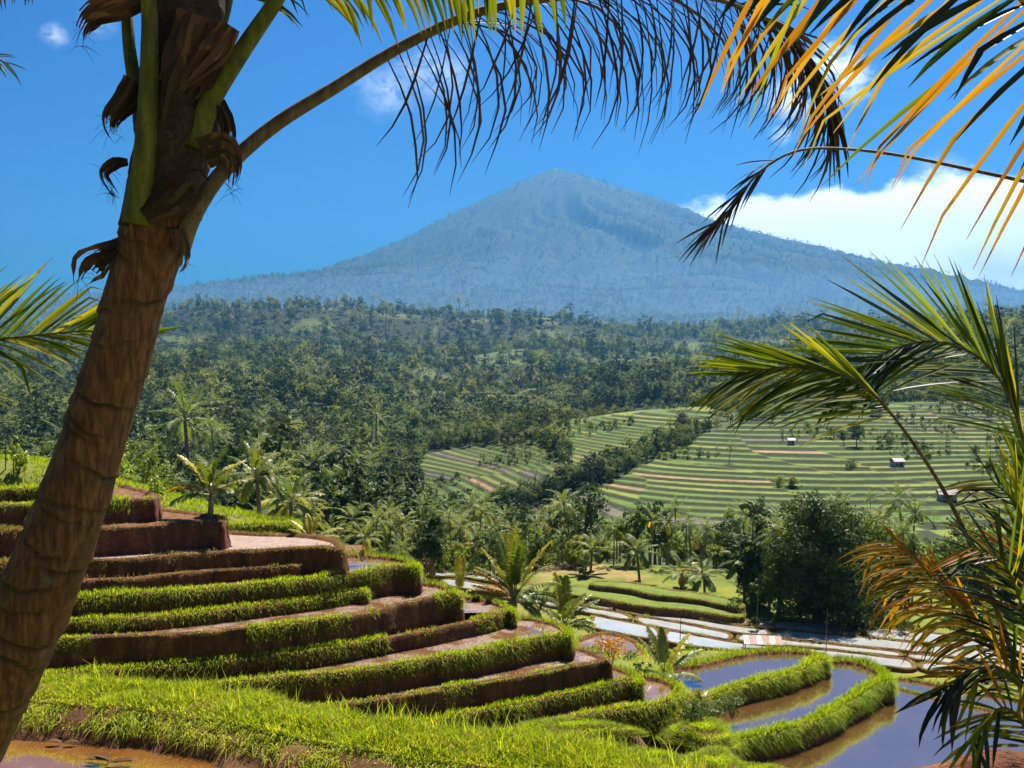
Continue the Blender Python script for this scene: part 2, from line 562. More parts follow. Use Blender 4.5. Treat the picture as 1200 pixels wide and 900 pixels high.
def mount(x, y):
    dx_, dy_ = x - PK[0], y - PK[1]
    r = np.hypot(dx_, dy_)
    a = np.arctan2(dx_, -dy_)
    k = 0.5 + 0.5 * np.sin(a)
    h = np.interp(r, LR, LH) * (1 - k) + np.interp(r, RR, RH) * k
    a2 = a + fbm(x / 1500.0, y / 1500.0, 15, 3) * 0.45
    g = np.abs(fbm(a2 * 5 + 3, r / 2600.0, 5, 3)) * 1.2 + np.abs(fbm(a2 * 11, r / 1200.0, 8, 3)) * 0.5
    amp = sstep(150, 1500, r) * sstep(7500, 2500, r)
    h = h - (g - 0.30) * 260 * amp * np.clip(1 - np.abs(np.abs(a) - 1.57) * 0 , 0, 1) * sstep(0.05, 0.5, np.abs(np.cos(a)))
    h = h + fbm(x / 520.0, y / 520.0, 3, 4) * 34 * sstep(100, 900, r)
    return h


def H(x, y):
    x = np.asarray(x, float)
    y = np.asarray(y, float)
    q = np.stack([x, y], -1)
    z = np.zeros(len(x))
    m1 = y < 200
    if m1.any():
        z[m1] = rn(q[m1])
    zf = np.zeros(len(x))
    m2 = y > 115
    if m2.any():
        zf[m2] = rf(farq(x[m2], y[m2]))
        nz = fbm(x[m2] / 330.0, y[m2] / 240.0, 21, 4) * 26 * sstep(620, 1300, y[m2]) + fbm(x[m2] / 800.0, y[m2] / 550.0, 4, 3) * 75 * sstep(1500, 2600, y[m2]) * sstep(4800, 3500, y[m2])
        zf[m2] += nz
        um = 600 + F * x[m2] / y[m2]
        for (d0, u0, u1, hh) in ((720, 120, 470, 13), (980, 330, 800, 17), (1350, 40, 520, 24), (1750, 420, 980, 28), (2350, 120, 660, 36)):
            wd = sstep(u0 - 90, u0 + 60, um) * sstep(u1 + 90, u1 - 60, um)
            dd0 = d0 * (1 + 0.05 * np.sin(um / 70.0 + d0))
            zf[m2] += hh * wd * (np.exp(-(np.log(y[m2] / dd0) / 0.085) ** 2) - 0.55 * np.exp(-(np.log(y[m2] / (dd0 * 1.19)) / 0.09) ** 2))
    b = sstep(125, 165, y)
    z = z * (1 - b) + zf * b
    m3 = y > 3000
    if m3.any():
        mm = mount(x[m3], y[m3])
        c = sstep(3300, 4700, y[m3])
        z[m3] = z[m3] * (1 - c) + np.maximum(mm, z[m3] * 0 - 300) * c
    return z


def H1(x, y):
    return float(H(np.array([x]), np.array([y]))[0])


# land cover: which parts of the far land are cleared for terraced fields (polygons on the picture, read as map areas)
PATCH = [  # (polygon, flavour)
    ([(822, 512), (870, 492), (960, 478), (1080, 470), (1200, 476), (1420, 470), (1420, 720), (1130, 716), (1040, 706), (980, 680), (900, 660), (820, 645), (740, 640), (620, 640), (540, 640), (500, 620), (560, 606), (620, 596), (690, 572), (760, 545), (800, 526)], 1.0),
    ([(645, 512), (680, 482), (760, 474), (840, 478), (826, 498), (780, 518), (700, 550), (660, 562), (672, 530)], 0.6),
    ([(500, 532), (560, 522), (636, 520), (662, 540), (650, 566), (600, 588), (540, 602), (495, 608), (485, 580)], 0.3),
    ([(318, 482), (350, 470), (380, 474), (402, 492), (380, 500), (325, 500)], 0.8),
    ([(140, 512), (170, 496), (205, 500), (228, 522), (215, 552), (150, 556), (110, 540)], 0.6),
    ([(588, 478), (615, 470), (625, 480), (605, 486)], 1.0),
]


def inpoly(u, v, poly):
    c = np.zeros(len(u), bool)
    n = len(poly)
    for i in range(n):
        x1, y1 = poly[i]
        x2, y2 = poly[(i + 1) % n]
        m = (y1 > v) != (y2 > v)
        if y1 != y2:
            c ^= m & (u < (x2 - x1) * (v - y1) / (y2 - y1) + x1)
    return c


def cover(x, y, z):
    """0 = wooded, >0 = open terraced field"""
    f = y * CT - z * ST
    u, v = 600 + F * x / f, 450 - F * (y * ST + z * CT) / f
    u = u + fbm(x / 25, y / 25, 31, 2) * 10
    v = v + fbm(x / 25, y / 25, 32, 2) * 5
    c = np.zeros(len(x))
    ok = (y > 188) & (y < 1500)
    for poly, fl in PATCH:
        c[inpoly(u, v, poly) & ok] = fl
    return c


# ---------------------------------------------------------------- ground material + sheets
def ground_mat():
    m, t = material('ground')
    at = t.n('ShaderNodeAttribute', attribute_name='cover')
    tc_ = t.n('ShaderNodeTexCoord').outputs['Object']
    n1_ = t.noise(tc_, 0.35, 6.0, 0.6)
    n2_ = t.noise(tc_, 3.0, 5.0, 0.65)
    c = t.mix(1.0, at.outputs['Color'], t.ramp(t.math('ADD', t.math('MULTIPLY', n1_, 0.6), t.math('MULTIPLY', n2_, 0.4)), [(0.3, 0.55), (0.5, 1.0), (0.7, 1.5)]), 'MULTIPLY')
    c = t.mix(t.mapr(n1_, 0.52, 0.70), c, t.mix(1.0, c, (1.25, 0.85, 0.75), 'MULTIPLY'))
    p = t.n('ShaderNodeBsdfPrincipled', ins={'Base Color': c, 'Roughness': 0.9, 'Specular IOR Level': 0.15, 'Normal': bump(t, n2_, 0.6, 0.15)})
    out(t, p.outputs[0])
    return m


M['ground'] = ground_mat()


def colour_attr(me, rgb):
    a = me.color_attributes.new('cover', 'FLOAT_COLOR', 'POINT')
    buf = np.ones((len(rgb), 4), np.float32)
    buf[:, :3] = rgb
    a.data.foreach_set('color', buf.ravel())


def grid_faces(nr, nc):
    i = np.arange(nr - 1)[:, None] * nc + np.arange(nc - 1)[None]
    i = i.ravel()
    return np.stack([i, i + 1, i + nc + 1, i + nc], -1)


def landcol(x, y, z):
    n = fbm(x / 30, y / 30, 41, 3)
    col = np.empty((len(x), 3))
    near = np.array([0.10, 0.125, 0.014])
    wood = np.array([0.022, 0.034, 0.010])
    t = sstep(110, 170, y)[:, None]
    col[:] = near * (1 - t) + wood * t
    col *= (1 - 0.45 * sstep(400, 900, y))[:, None]  # ground colour darkened with distance, standing in for the canopy's self-shadow
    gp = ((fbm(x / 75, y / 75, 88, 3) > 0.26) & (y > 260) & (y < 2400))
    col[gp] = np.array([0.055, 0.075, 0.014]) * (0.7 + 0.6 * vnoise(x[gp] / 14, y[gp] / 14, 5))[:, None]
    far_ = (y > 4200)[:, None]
    col = np.where(far_, np.array([0.016, 0.027, 0.009]), col)  # volcano ground darkened likewise, to match its self-shadowed trees
    dry = np.array([0.15, 0.105, 0.035])
    k = (sstep(-0.1, 0.35, n) * 0.45 * sstep(30, 60, y) * sstep(180, 120, y))[:, None]
    col = col * (1 - k) + dry * k
    f = y * CT - z * ST
    u, v = 600 + F * x / f, 450 - F * (y * ST + z * CT) / f
    u = u + fbm(x / 3.0, y / 3.0, 51, 3) * 16
    v = v + fbm(x / 3.0, y / 3.0, 52, 3) * 6
    lawn = inpoly(u, v, [(632, 672), (700, 680), (770, 690), (866, 706), (868, 730), (790, 718), (720, 706), (690, 698), (640, 694)])
    col[lawn] = (0.10, 0.135, 0.016)
    dryf = inpoly(u, v, [(620, 655), (690, 660), (760, 674), (750, 682), (690, 676), (620, 672)])
    col[dryf] = (0.17, 0.13, 0.045)
    return col


# one great sheet of land: fan of rows growing with distance, from behind the camera's feet to past the volcano
azs = np.concatenate([np.linspace(-1.15, -0.56, 24)[:-1], np.linspace(-0.56, 0.56, 380), np.linspace(0.56, 1.15, 24)[1:]])
rows = [0.6]
while rows[-1] < 15500:
    rr_ = rows[-1]
    rows.append(rr_ + (max(0.35, rr_ * 0.018) if rr_ < 3200 else 70.0))
rows = np.array([-12.0, -6.0, -2.0, -0.5] + rows)
YY = np.repeat(rows[:, None], len(azs), 1)
XX = np.tan(azs)[None] * np.maximum(YY, 14.0)
xs, ys = XX.ravel(), YY.ravel()
zs = H(xs, ys)
base_z = zs.copy()
zone = ((ys > 190) & (ys < 566) & (px(xs, ys, zs)[0] > 460) & (px(xs, ys, zs)[0] < 1335)) | ((ys > 356) & (ys < 795) & (px(xs, ys, zs)[0] > 95) & (px(xs, ys, zs)[0] < 425))
zs[zone] -= 3.0
zs += fbm(xs / 1.3, ys / 1.3, 61, 3) * 0.12 * sstep(1, 4, ys) * sstep(70, 40, ys)
me = np_mesh('land', np.stack([xs, ys, zs], -1), grid_faces(len(rows), len(azs)), mat=M['ground'], smooth=True)
colour_attr(me, landcol(xs, ys, base_z))
land = tag(link('ground', me), 'green land falling to the valley and rising to the wooded volcano', kind='structure')


def stepped(u0, u1, d0, d1, dd, nu, step, seed):
    """hillside cut into paddy steps: height snapped to levels with short steep risers"""
    ds = np.arange(d0, d1, dd)
    us = np.linspace(u0, u1, nu)
    Y = np.repeat(ds[:, None], nu, 1)
    X = (us[None] - 600) / F * Y
    x, y = X.ravel(), Y.ravel()
    z0 = H(x, y)
    cv = cover(x, y, z0)
    # neighbouring families of fields: the levels shift and lean from plot to plot
    cell = np.floor(x / 46 + fbm(x / 60, y / 60, seed, 2) * 1.4 + y / 90)
    off = hash2(cell, cell * 0, seed + 9)
    stp = step * (0.8 + 0.6 * hash2(cell, cell * 0 + 3, seed + 5))
    zz = z0 + fbm(x / 70, y / 70, seed + 1, 2) * 0.8
    L = zz / stp + off
    k = np.floor(L)
    fr = L - k
    q = (k + sstep(0.72, 1.0, fr) - off) * stp
    lip = np.exp(-((fr - 0.99) / 0.05) ** 2) * 0.1
    edge = np.zeros(len(x))
    m = cv > 0
    z = np.where(m, q + lip, z0 - 0.25 + fbm(x / 8, y / 8, 3, 2) * 0.4)
    col = np.tile(np.array([0.035, 0.05, 0.014]), (len(x), 1))
    kind = hash2(k + 100, cell, seed + 2)
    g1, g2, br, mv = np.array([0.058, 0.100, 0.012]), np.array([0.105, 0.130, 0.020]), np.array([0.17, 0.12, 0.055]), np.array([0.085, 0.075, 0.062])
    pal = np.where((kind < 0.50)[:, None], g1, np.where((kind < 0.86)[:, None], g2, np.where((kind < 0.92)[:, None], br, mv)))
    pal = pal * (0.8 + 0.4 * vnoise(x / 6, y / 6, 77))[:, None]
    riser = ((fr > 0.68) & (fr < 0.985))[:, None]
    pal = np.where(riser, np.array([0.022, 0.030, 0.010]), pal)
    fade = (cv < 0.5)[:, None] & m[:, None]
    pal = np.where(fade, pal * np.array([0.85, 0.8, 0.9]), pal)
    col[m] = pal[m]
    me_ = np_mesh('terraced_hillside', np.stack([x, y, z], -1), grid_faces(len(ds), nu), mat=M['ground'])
    colour_attr(me_, col)
    return me_


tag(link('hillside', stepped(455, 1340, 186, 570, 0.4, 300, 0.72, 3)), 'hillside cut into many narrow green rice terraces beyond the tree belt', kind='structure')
tag(link('hillside', stepped(90, 430, 350, 800, 0.9, 150, 0.95, 8)), 'small stepped clearings on the wooded slope behind the brown terraces', kind='structure')


# ---------------------------------------------------------------- grass blades
def blades(P, D, L, Wd, bend, seed=1):
    """P roots, D growth directions, L lengths, Wd widths, bend: offset of the tip in lengths (n,3)"""
    r = np.random.default_rng(seed)
    n = len(P)
    a = r.uniform(0, 2 * np.pi, n)
    S = np.stack([np.cos(a), np.sin(a), np.zeros(n)], -1) * Wd[:, None] * 0.5
    mid = P + D * (L * 0.55)[:, None] + bend * (L * 0.22)[:, None]
    tip = P + D * (L * 0.95)[:, None] + bend * L[:, None]
    V = np.stack([P - S, P + S, mid - S * 0.75, mid + S * 0.75, tip], 1).reshape(-1, 3)
    b = np.arange(n)[:, None] * 5
    return V, b + np.array([[0, 1, 3, 2]]), b + np.array([[2, 3, 4]])


def grass_object(name, parts, mat, parent=None, loc=None, label=None):
    Vs, Qs, Ts, o = [], [], [], 0
    for V, Q, T in parts:
        Vs.append(V)
        Qs.append(Q + o)
        Ts.append(T + o)
        o += len(V)
    V = np.concatenate(Vs)
    if loc is not None:
        V = V - np.array(loc)[None]
    ob = link(name, np_mesh(name, V, np.concatenate(Qs), np.concatenate(Ts), mat), parent)
    tag(ob, label, kind='stuff')
    return ob


# ---------------------------------------------------------------- rice terraces of the near spur
def chaikin(P, it=2):
    for _ in range(it):
        Q = []
        for i in range(len(P)):
            a, b = P[i], P[(i + 1) % len(P)]
            Q += [a * 0.75 + b * 0.25, a * 0.25 + b * 0.75]
        P = Q
    return P


def resample_closed(P, ds):
    P = np.asarray(P)
    Q = np.vstack([P, P[:1]])
    seg = np.linalg.norm(np.diff(Q, axis=0), axis=1)
    s = np.concatenate([[0], np.cumsum(seg)])
    n = max(12, int(s[-1] / ds))
    t = np.linspace(0, s[-1], n, endpoint=False)
    return np.stack([np.interp(t, s, Q[:, k]) for k in range(2)], -1)


def terrace(label, z, front, back, h, style, bed, wall='wall', close=None, lip=0.13, gl=1.0, dens=1.0, group=None, lipw=0.28, seed=1, backstyle='g', name='rice_terrace', batter=0.07):
    """front/back: picture points of the rim, taken as points on the level z; one thing with wall, bed and grass"""
    r = np.random.default_rng(seed * 7 + 3)
    fr_ = [np.array(PL(u, v, z))[:2] for u, v in front]
    bk_ = [np.array(PL(u, v, z))[:2] for u, v in back]
    cl_ = [np.array((gx(u, d), d)) for u, d in (close or [])]
    loop = chaikin(fr_ + bk_ + cl_, 2)
    C = resample_closed(loop, 0.22)
    n = len(C)
    s = np.arange(n) * 0.22
    T = np.roll(C, -2, 0) - np.roll(C, 2, 0)
    T /= np.linalg.norm(T, axis=1)[:, None] + 1e-9
    N = np.stack([T[:, 1], -T[:, 0]], -1)
    C = C + N * (fbm(s / 1.7, s * 0 + seed, seed, 3) * 0.13)[:, None]
    zl = fbm(s / 2.3, s * 0 + 9 + seed, seed + 4, 3) * 0.05
    base = Vector((float(C[:, 0].mean()), float(C[:, 1].min()) + 1.0, z - h))
    ba = np.array(base)
    prof = [(-lipw - 0.22, -lip - 0.03), (-lipw - 0.08, -lip), (-lipw, -0.02), (-lipw * 0.5, 0.02), (-0.03, 0.0), (0.05, -0.07), (0.08 + batter * 0.3 * h, -0.35 * h), (0.08 + batter * 0.7 * h, -0.72 * h), (0.13 + batter * h, -h), (0.14 + batter * h, -h - 1.3)]
    k = len(prof)
    V = np.zeros((n, k, 3))
    for j, (o, dz_) in enumerate(prof):
        nz = (fbm(s / 0.6, s * 0 + j * 0.7, seed + 30, 3) + fbm(s / 0.2, s * 0 + j * 0.35, seed + 33, 2) * 0.45) * (0.10 if 5 <= j <= 8 else 0.035)
        V[:, j, :2] = C + N * (o + nz)[:, None]
        V[:, j, 2] = z + dz_ + zl * (1 if j < 6 else 0.4)
    idx = np.arange(n)[:, None] * k + np.arange(k - 1)[None]
    nxt = ((np.arange(n) + 1) % n)[:, None] * k + np.arange(k - 1)[None]
    Q = np.stack([idx, idx + 1, nxt + 1, nxt], -1).reshape(-1, 4)
    root = empty(name, base, label, 'terrace', group)
    link('mud_wall', np_mesh('mud_wall', V.reshape(-1, 3) - ba, Q, mat=M[wall], smooth=True), root)
    flat = [Vector((p[0], p[1], 0)) for p in (C - N * (lipw * 0.5))]
    tri = geometry.tessellate_polygon([flat])
    FV = np.array([(p.x, p.y, z - lip + 0.012) for p in flat]) - ba
    Tn = []
    for a, b, c in tri:
        e1, e2 = FV[b] - FV[a], FV[c] - FV[a]
        Tn.append((a, b, c) if e1[0] * e2[1] - e1[1] * e2[0] > 0 else (a, c, b))
    if bed:
        link('water' if bed.startswith('w_') else 'field_bed', np_mesh('bed', FV, tris=Tn, mat=M[bed]), root)
    # grass along the rim, by stretch
    U = np.array([px(C[i, 0], C[i, 1], z)[0] for i in range(n)])
    isf = N[:, 1] < 0.15
    vis = (U > -60) & (U < 1290)
    dn = np.zeros(n)
    drop = np.zeros(n)
    for (a, b, kd) in style:
        m = isf & (U >= a) & (U < b)
        dn[m] = {'g': 1.0, 'b': 0.06, 't': 0.30, 'd': 0.14}[kd]
        drop[m] = {'g': 1.0, 'b': 0.05, 't': 0.12, 'd': 0.15}[kd]
    m = ~isf
    dn[m] = {'g': 0.8, 'b': 0.04, 'd': 0.1}[backstyle]
    drop[m] = 0.6 if backstyle == 'g' else 0.1
    dn = np.where((dn < 0.2) & (fbm(s / 0.8, s * 0 + 7, seed + 61, 2) > 0.30), 0.32, dn)
    drop = np.where((dn == 0.32), np.maximum(drop, 0.5), drop)
    soft = np.clip(dn + fbm(s / 0.9, s * 0, seed + 50, 3) * 0.35 * (dn > 0.2), 0, 1.2) * vis
    cnt = r.poisson(soft * 0.22 * 430 * dens)
    I = np.repeat(np.arange(n), cnt)
    if len(I):
        t = r.uniform(0, 1, len(I))
        ontop = t < 0.36
        face = r.uniform(0, 1, len(I)) ** 1.1 * np.minimum(1, drop[I] * 0.92)
        o = np.where(ontop, -r.uniform(0.0, lipw + 0.08, len(I)), 0.04 + batter * face * h)
        dzz = np.where(ontop, 0.0, -face * h * (0.85 + 0.2 * fbm(s[I] / 0.8, s[I] * 0 + 4, seed + 80, 2)))
        jit = r.uniform(-0.11, 0.11, len(I))
        P = np.zeros((len(I), 3))
        P[:, :2] = C[I] + N[I] * o[:, None] + T[I] * jit[:, None]
        P[:, 2] = z + dzz + zl[I]
        D = np.zeros((len(I), 3))
        lean = np.where(ontop, r.uniform(-0.35, 0.45, len(I)), r.uniform(0.12, 0.7, len(I)))
        D[:, :2] = N[I] * lean[:, None] + r.normal(0, 0.28, (len(I), 2))
        D[:, 2] = np.where(ontop, 1.0, r.uniform(0.35, 1.0, len(I)))
        D /= np.linalg.norm(D, axis=1)[:, None]
        Lg = r.uniform(0.10, 0.29, len(I)) * gl * np.where(soft[I] < 0.4, 0.7, 1.0) * (1 + 0.5 * fbm(s[I] / 1.1, s[I] * 0 + 2, seed + 90, 2))
        bend = np.zeros((len(I), 3))
        bend[:, :2] = N[I] * r.uniform(0.0, 0.5, len(I))[:, None] + r.normal(0, 0.2, (len(I), 2))
        bend[:, 2] = -np.where(ontop, 0.12, r.uniform(0.5, 1.2, len(I)))
        grass_object('grass_edge', [blades(P - ba, D, Lg, r.uniform(0.016, 0.034, len(I)), bend, seed)], M['grass_dry'] if 'd' in [q[2] for q in style] else M['grass'], root)
    return root


CL = [(-120, 62), (-260, 58)]
TG = 'stepped rice terraces of the near spur'
A_ = (-1000, 2000)
terrace('topmost grass-walled terrace behind the ringed palm trunk, under the bright grassy slope', -6.88, [(-260, 578), (-100, 575), (0, 573), (60, 572), (100, 572), (118, 573)], [(124, 568), (110, 560), (60, 554)], 0.75, [A_ + ('g',)], 'earth', close=[(-120, 57), (-260, 55)], group=TG, seed=1)
terrace('grass terrace ending in a bare red earth face just past the ringed palm trunk', -7.33, [(-260, 599), (-100, 595), (0, 592), (100, 589), (150, 585), (172, 584), (180, 586)], [(185, 580), (170, 572), (130, 565)], 1.0, [(-1000, 152, 'g'), (152, 2000, 'b')], 'earth', 'wall_red', close=[(-100, 57), (-260, 55)], group=TG, seed=2, backstyle='b')
terrace('brown earth terrace with the young olive palm standing on its corner', -8.25, [(-260, 628), (-100, 624), (0, 620), (110, 619), (180, 615), (238, 611), (254, 611), (262, 614)], [(267, 607), (252, 602), (220, 598), (180, 594)], 1.08, [(-1000, 90, 'g'), (90, 2000, 'd')], 'earth', 'wall_red', close=CL, group=TG, seed=3, backstyle='d')
terrace('brown terrace holding a pale dry mud bed with a rounded bare end', -9.37, [(-260, 668), (-100, 662), (0, 658), (105, 656), (200, 650), (300, 644), (345, 641), (375, 639.5), (390, 641), (398, 644)], [(403, 639), (398, 633), (380, 628), (340, 625), (280, 624)], 1.0, [(-1000, 90, 'g'), (90, 2000, 'd')], 'dry_mud', 'wall', close=CL, group=TG, seed=4, backstyle='d', batter=0.14)
terrace('low brown terrace step with straw-coloured rim above the first full grass wall', -10.09, [(-260, 695), (-100, 689), (0, 684), (97, 681), (200, 672), (300, 664), (338, 662), (352, 663)], [(354, 654), (338, 649)], 0.72, [(-1000, 90, 'g'), (90, 2000, 'd')], 'earth', 'wall', close=CL, group=TG, seed=5, backstyle='d')
terrace('grass-walled terrace with a bright pool and a tiny yellow palm in its rounded end', -10.53, [(-260, 718), (-100, 711), (0, 705), (80, 700), (200, 693), (300, 685), (400, 675), (440, 667), (465, 663), (482, 663), (490, 667)], [(491, 660), (476, 655), (450, 651), (425, 649), (395, 649)], 0.86, [A_ + ('g',)], 'w_clear', 'wall', close=CL, group=TG, seed=6, gl=1.15)
terrace('short grass-edged terrace step that runs out below the yellow palm pool', -11.26, [(-260, 745), (-100, 738), (0, 732), (70, 728), (200, 721), (330, 706), (380, 699), (418, 692), (430, 695)], [(432, 687), (415, 682)], 0.72, [A_ + ('g',)], 'w_mudder', 'wall', close=CL, group=TG, seed=7)
terrace('terrace walled with bare brown mud either side of a tuft of grass', -11.68, [(-260, 772), (-100, 764), (0, 756), (62, 749), (110, 746), (200, 742), (285, 737), (405, 722), (450, 712), (490, 703), (515, 697), (530, 696), (537, 699)], [(538, 695), (528, 688), (508, 683), (485, 681)], 0.92, [(-1000, 110, 'g'), (110, 286, 'b'), (286, 406, 'g'), (406, 508, 'b'), (508, 2000, 'g')], 'w_mud', 'wall', close=CL, group=TG, seed=8)
terrace('terrace half grass half bare mud wall, its muddy pool tipped with a grass curl', -12.75, [(-260, 812), (-100, 803), (0, 795), (150, 782), (290, 770), (400, 756), (452, 747), (500, 738), (555, 727), (580, 720), (598, 715), (604, 720)], [(603, 712), (590, 706), (565, 701), (535, 697)], 0.82, [(-1000, 452, 'g'), (452, 556, 'b'), (556, 2000, 'g')], 'w_mud', 'wall', close=CL, group=TG, seed=9)
terrace('long grass-walled terrace with a brown pool below the tall feathery young palm', -13.35, [(-260, 845), (-100, 834), (0, 822), (150, 810), (290, 798), (400, 789), (480, 777), (550, 765), (610, 753), (645, 745), (663, 743), (669, 749)], [(670, 739), (656, 731), (635, 725), (605, 721), (560, 718)], 0.86, [A_ + ('g',)], 'w_mud', 'wall', close=CL, group=TG, seed=10, gl=1.1)
terrace('bare mud-walled terrace with thin grass rim and a stone-coloured rounded tip', -14.26, [(-160, 878), (150, 850), (300, 838), (380, 828), (450, 818), (520, 806), (600, 794), (660, 783), (698, 775), (710, 774), (716, 778)], [(716, 772), (702, 765), (686, 759), (660, 756)], 0.82, [(-1000, 515, 't'), (515, 560, 'g'), (560, 690, 't'), (690, 2000, 'b')], 'w_mud', 'wall', close=CL, group=TG, seed=11, backstyle='b')
terrace('grass-walled terrace with a small blue pool at its tip below the bare mud wall', -15.1, [(60, 900), (300, 872), (420, 860), (500, 846), (600, 826), (660, 813), (700, 805), (736, 797), (747, 797), (750, 804)], [(752, 793), (738, 785), (718, 780), (690, 778)], 0.8, [A_ + ('g',)], 'w_clear', 'wall', close=[(300, 58), (60, 52)], group=TG, seed=12, gl=1.1)
terrace('low grass terrace wrapping a bright blue pool above the mossy hollow', -15.75, [(250, 910), (480, 882), (610, 861), (645, 850), (680, 839), (730, 831), (780, 823), (797, 815)], [(800, 807), (786, 798), (766, 792), (735, 790)], 0.85, [A_ + ('g',)], 'w_clear', 'wall', close=[(400, 56), (250, 47)], group=TG, seed=13, gl=1.25)
terrace('lowest scalloped grass terrace at the foot of the spur', -16.4, [(420, 925), (560, 897), (650, 874), (700, 858), (745, 846), (770, 846), (800, 836), (812, 832), (818, 834)], [(822, 824), (808, 814), (780, 808)], 1.1, [A_ + ('g',)], 'earth', 'wall', close=[(500, 54), (420, 44)], group=TG, seed=14, gl=1.4)

PG = 'flooded ponds below the spur'
terrace('uppermost wide flooded pond behind its thick grass bund', -16.6, [(806, 828), (833, 813), (883, 798), (933, 788), (958, 773), (968, 773)], [(970, 767), (945, 761), (900, 761), (850, 768), (806, 780)], 0.85, [A_ + ('g',)], 'w_pond', 'wall', close=[(770, 56)], group=PG, seed=21, gl=1.5, dens=1.5, name='rice_pond', lipw=0.4)
terrace('middle flooded pond curling round a grass bund to a dirt heap', -17.35, [(842, 888), (857, 868), (917, 857), (967, 841), (1000, 821), (1033, 798), (1044, 801)], [(1042, 790), (1026, 780), (1003, 773), (970, 771)], 0.9, [A_ + ('g',)], 'w_pond', 'wall', close=[(850, 56), (820, 50)], group=PG, seed=22, gl=1.6, dens=1.6, name='rice_pond', lipw=0.45)
terrace('widest flooded pond mirroring the sky below the curling bund', -18.25, [(850, 925), (1000, 975), (1200, 985), (1400, 940)], [(1420, 868), (1300, 852), (1200, 838), (1120, 823), (1050, 803), (1000, 800)], 0.9, [A_ + ('g',)], 'w_pond', 'wall', close=[(880, 54)], group=PG, seed=23, gl=0.9, name='rice_pond', lip=0.09, lipw=0.2)
terrace('narrow flooded strip just past the widest pond', -18.55, [(1040, 806), (1120, 828), (1200, 845), (1420, 876)], [(1420, 846), (1300, 833), (1140, 811), (1100, 802), (1046, 791)], 0.8, [A_ + ('b',)], 'w_pond', 'wall', group=PG, seed=24, gl=0.8, name='rice_pond', lip=0.1, lipw=0.2)
terrace('round walled pool beside the orange bush', -17.0, [(672, 757), (690, 764), (720, 772), (745, 772), (756, 766)], [(752, 752), (735, 745), (712, 739), (690, 742), (672, 749)], 0.7, [A_ + ('b',)], 'w_clear', 'wall', group=PG, seed=25, name='walled_pool', backstyle='b')
terrace('small grass step behind the brown terrace, beside the young olive palm', -9.25, [(250, 616), (300, 614), (335, 613), (346, 617)], [(345, 609), (310, 606), (255, 606)], 0.5, [A_ + ('g',)], 'earth', group=TG, seed=26, gl=1.2)
terrace('second small grass step behind the pale dry mud bed', -9.75, [(262, 630), (300, 627), (338, 626), (352, 631)], [(350, 620), (310, 617), (262, 618)], 0.5, [A_ + ('g',)], 'earth', group=TG, seed=27, gl=1.2)

# ---------------------------------------------------------------- flooded fields on the valley floor
UE = [560, 690, 740, 800, 860, 920, 980, 1040, 1120, 1200, 1330]
E = [[683, 700, 708, 716, 723, 726, 730, 735, 743, 752, 766],
     [686, 704, 712, 721, 732, 737, 742, 748, 757, 766, 780],
     [690, 710, 719, 729, 741, 748, 754, 760, 770, 779, 793],
     [695, 718, 728, 740, 751, 756, 761, 768, 778, 787, 801],
     [702, 735, 745, 755, 763, 766, 772, 781, 790, 800, 815]]
CUT = [[560, 700, 880, 1010, 1330], [560, 720, 905, 1085, 1330], [560, 742, 860, 1060, 1330], [690, 775, 905, 1075, 1330]]
BED = [['w_far', 'w_far', 'dry_mud', 'w_far'], ['w_far', 'w_far', 'w_far', 'w_far'], ['w_far', 'w_far', 'w_far', 'w_far'], ['w_far', 'w_far', 'w_far', 'w_far']]
WHERE = ['beside the lawn under the trees', 'one row out from the lawn', 'between two bunds mid-valley', 'against the near valley bank']
SIZE = [['narrow', 'long thin', 'dry mauve', 'pale'], ['slim', 'long', 'wide silvery', 'far-running'], ['tapering', 'short', 'broad', 'wide pale'], ['curved', 'stepped', 'tin-shelter', 'palm-side']]
for i in range(4):
    for j in range(4):
        a, b = CUT[i][j], CUT[i][j + 1]
        zz = -26.0 - 0.10 * i - 0.05 * (j % 2)
        us_ = np.linspace(a + 2, b - 2, 6)
        top_ = [(u, np.interp(u, UE, E[i]) + 0.5) for u in us_]
        bot_ = [(u, np.interp(u, UE, E[i + 1]) - 0.5) for u in us_]
        terrace('%s flooded field %s' % (SIZE[i][j], WHERE[i]), zz, bot_, top_[::-1], 0.3, [A_ + ('b',)], BED[i][j], 'earth', group='flooded fields on the valley floor', seed=40 + i * 4 + j, lip=0.10, lipw=0.22, name='flooded_field', backstyle='b')
for k, (poly, lb) in enumerate((([(516, 684), (548, 690), (590, 694), (598, 690), (560, 682), (520, 676)], 'flooded plot glinting behind the yellow sprouting palm'),
                                ([(500, 674), (545, 675), (600, 684), (602, 680), (550, 671), (505, 669)], 'thin flooded strip behind the dry dark shrub'))):
    terrace(lb, -25.7 - k * 0.1, poly[:3], poly[3:], 0.3, [A_ + ('b',)], 'w_far', 'earth', group='flooded fields on the valley floor', seed=70 + k, lip=0.1, lipw=0.22, name='flooded_field', backstyle='b')

# stepped grass plots of the lawn below the tree belt
LG = 'stepped grass plots below the tree belt'
terrace('long low grass plot beside the flooded fields', -25.45, [(596, 689), (660, 695), (715, 702), (760, 711), (810, 714), (868, 724)], [(874, 716), (830, 706), (770, 699), (715, 688), (600, 683)], 0.3, [A_ + ('g',)], 'lawn', 'earth', group=LG, seed=81, lip=0.06, name='grass_plot', dens=0.3, gl=0.9)
terrace('curved upper grass plot stepping up towards the grove', -24.95, [(690, 685), (735, 689), (765, 697), (812, 700), (850, 708), (870, 713)], [(874, 705), (822, 694), (780, 690), (745, 682), (695, 680)], 0.28, [A_ + ('g',)], 'lawn', 'earth', group=LG, seed=82, lip=0.06, name='grass_plot', dens=0.3, gl=0.9)
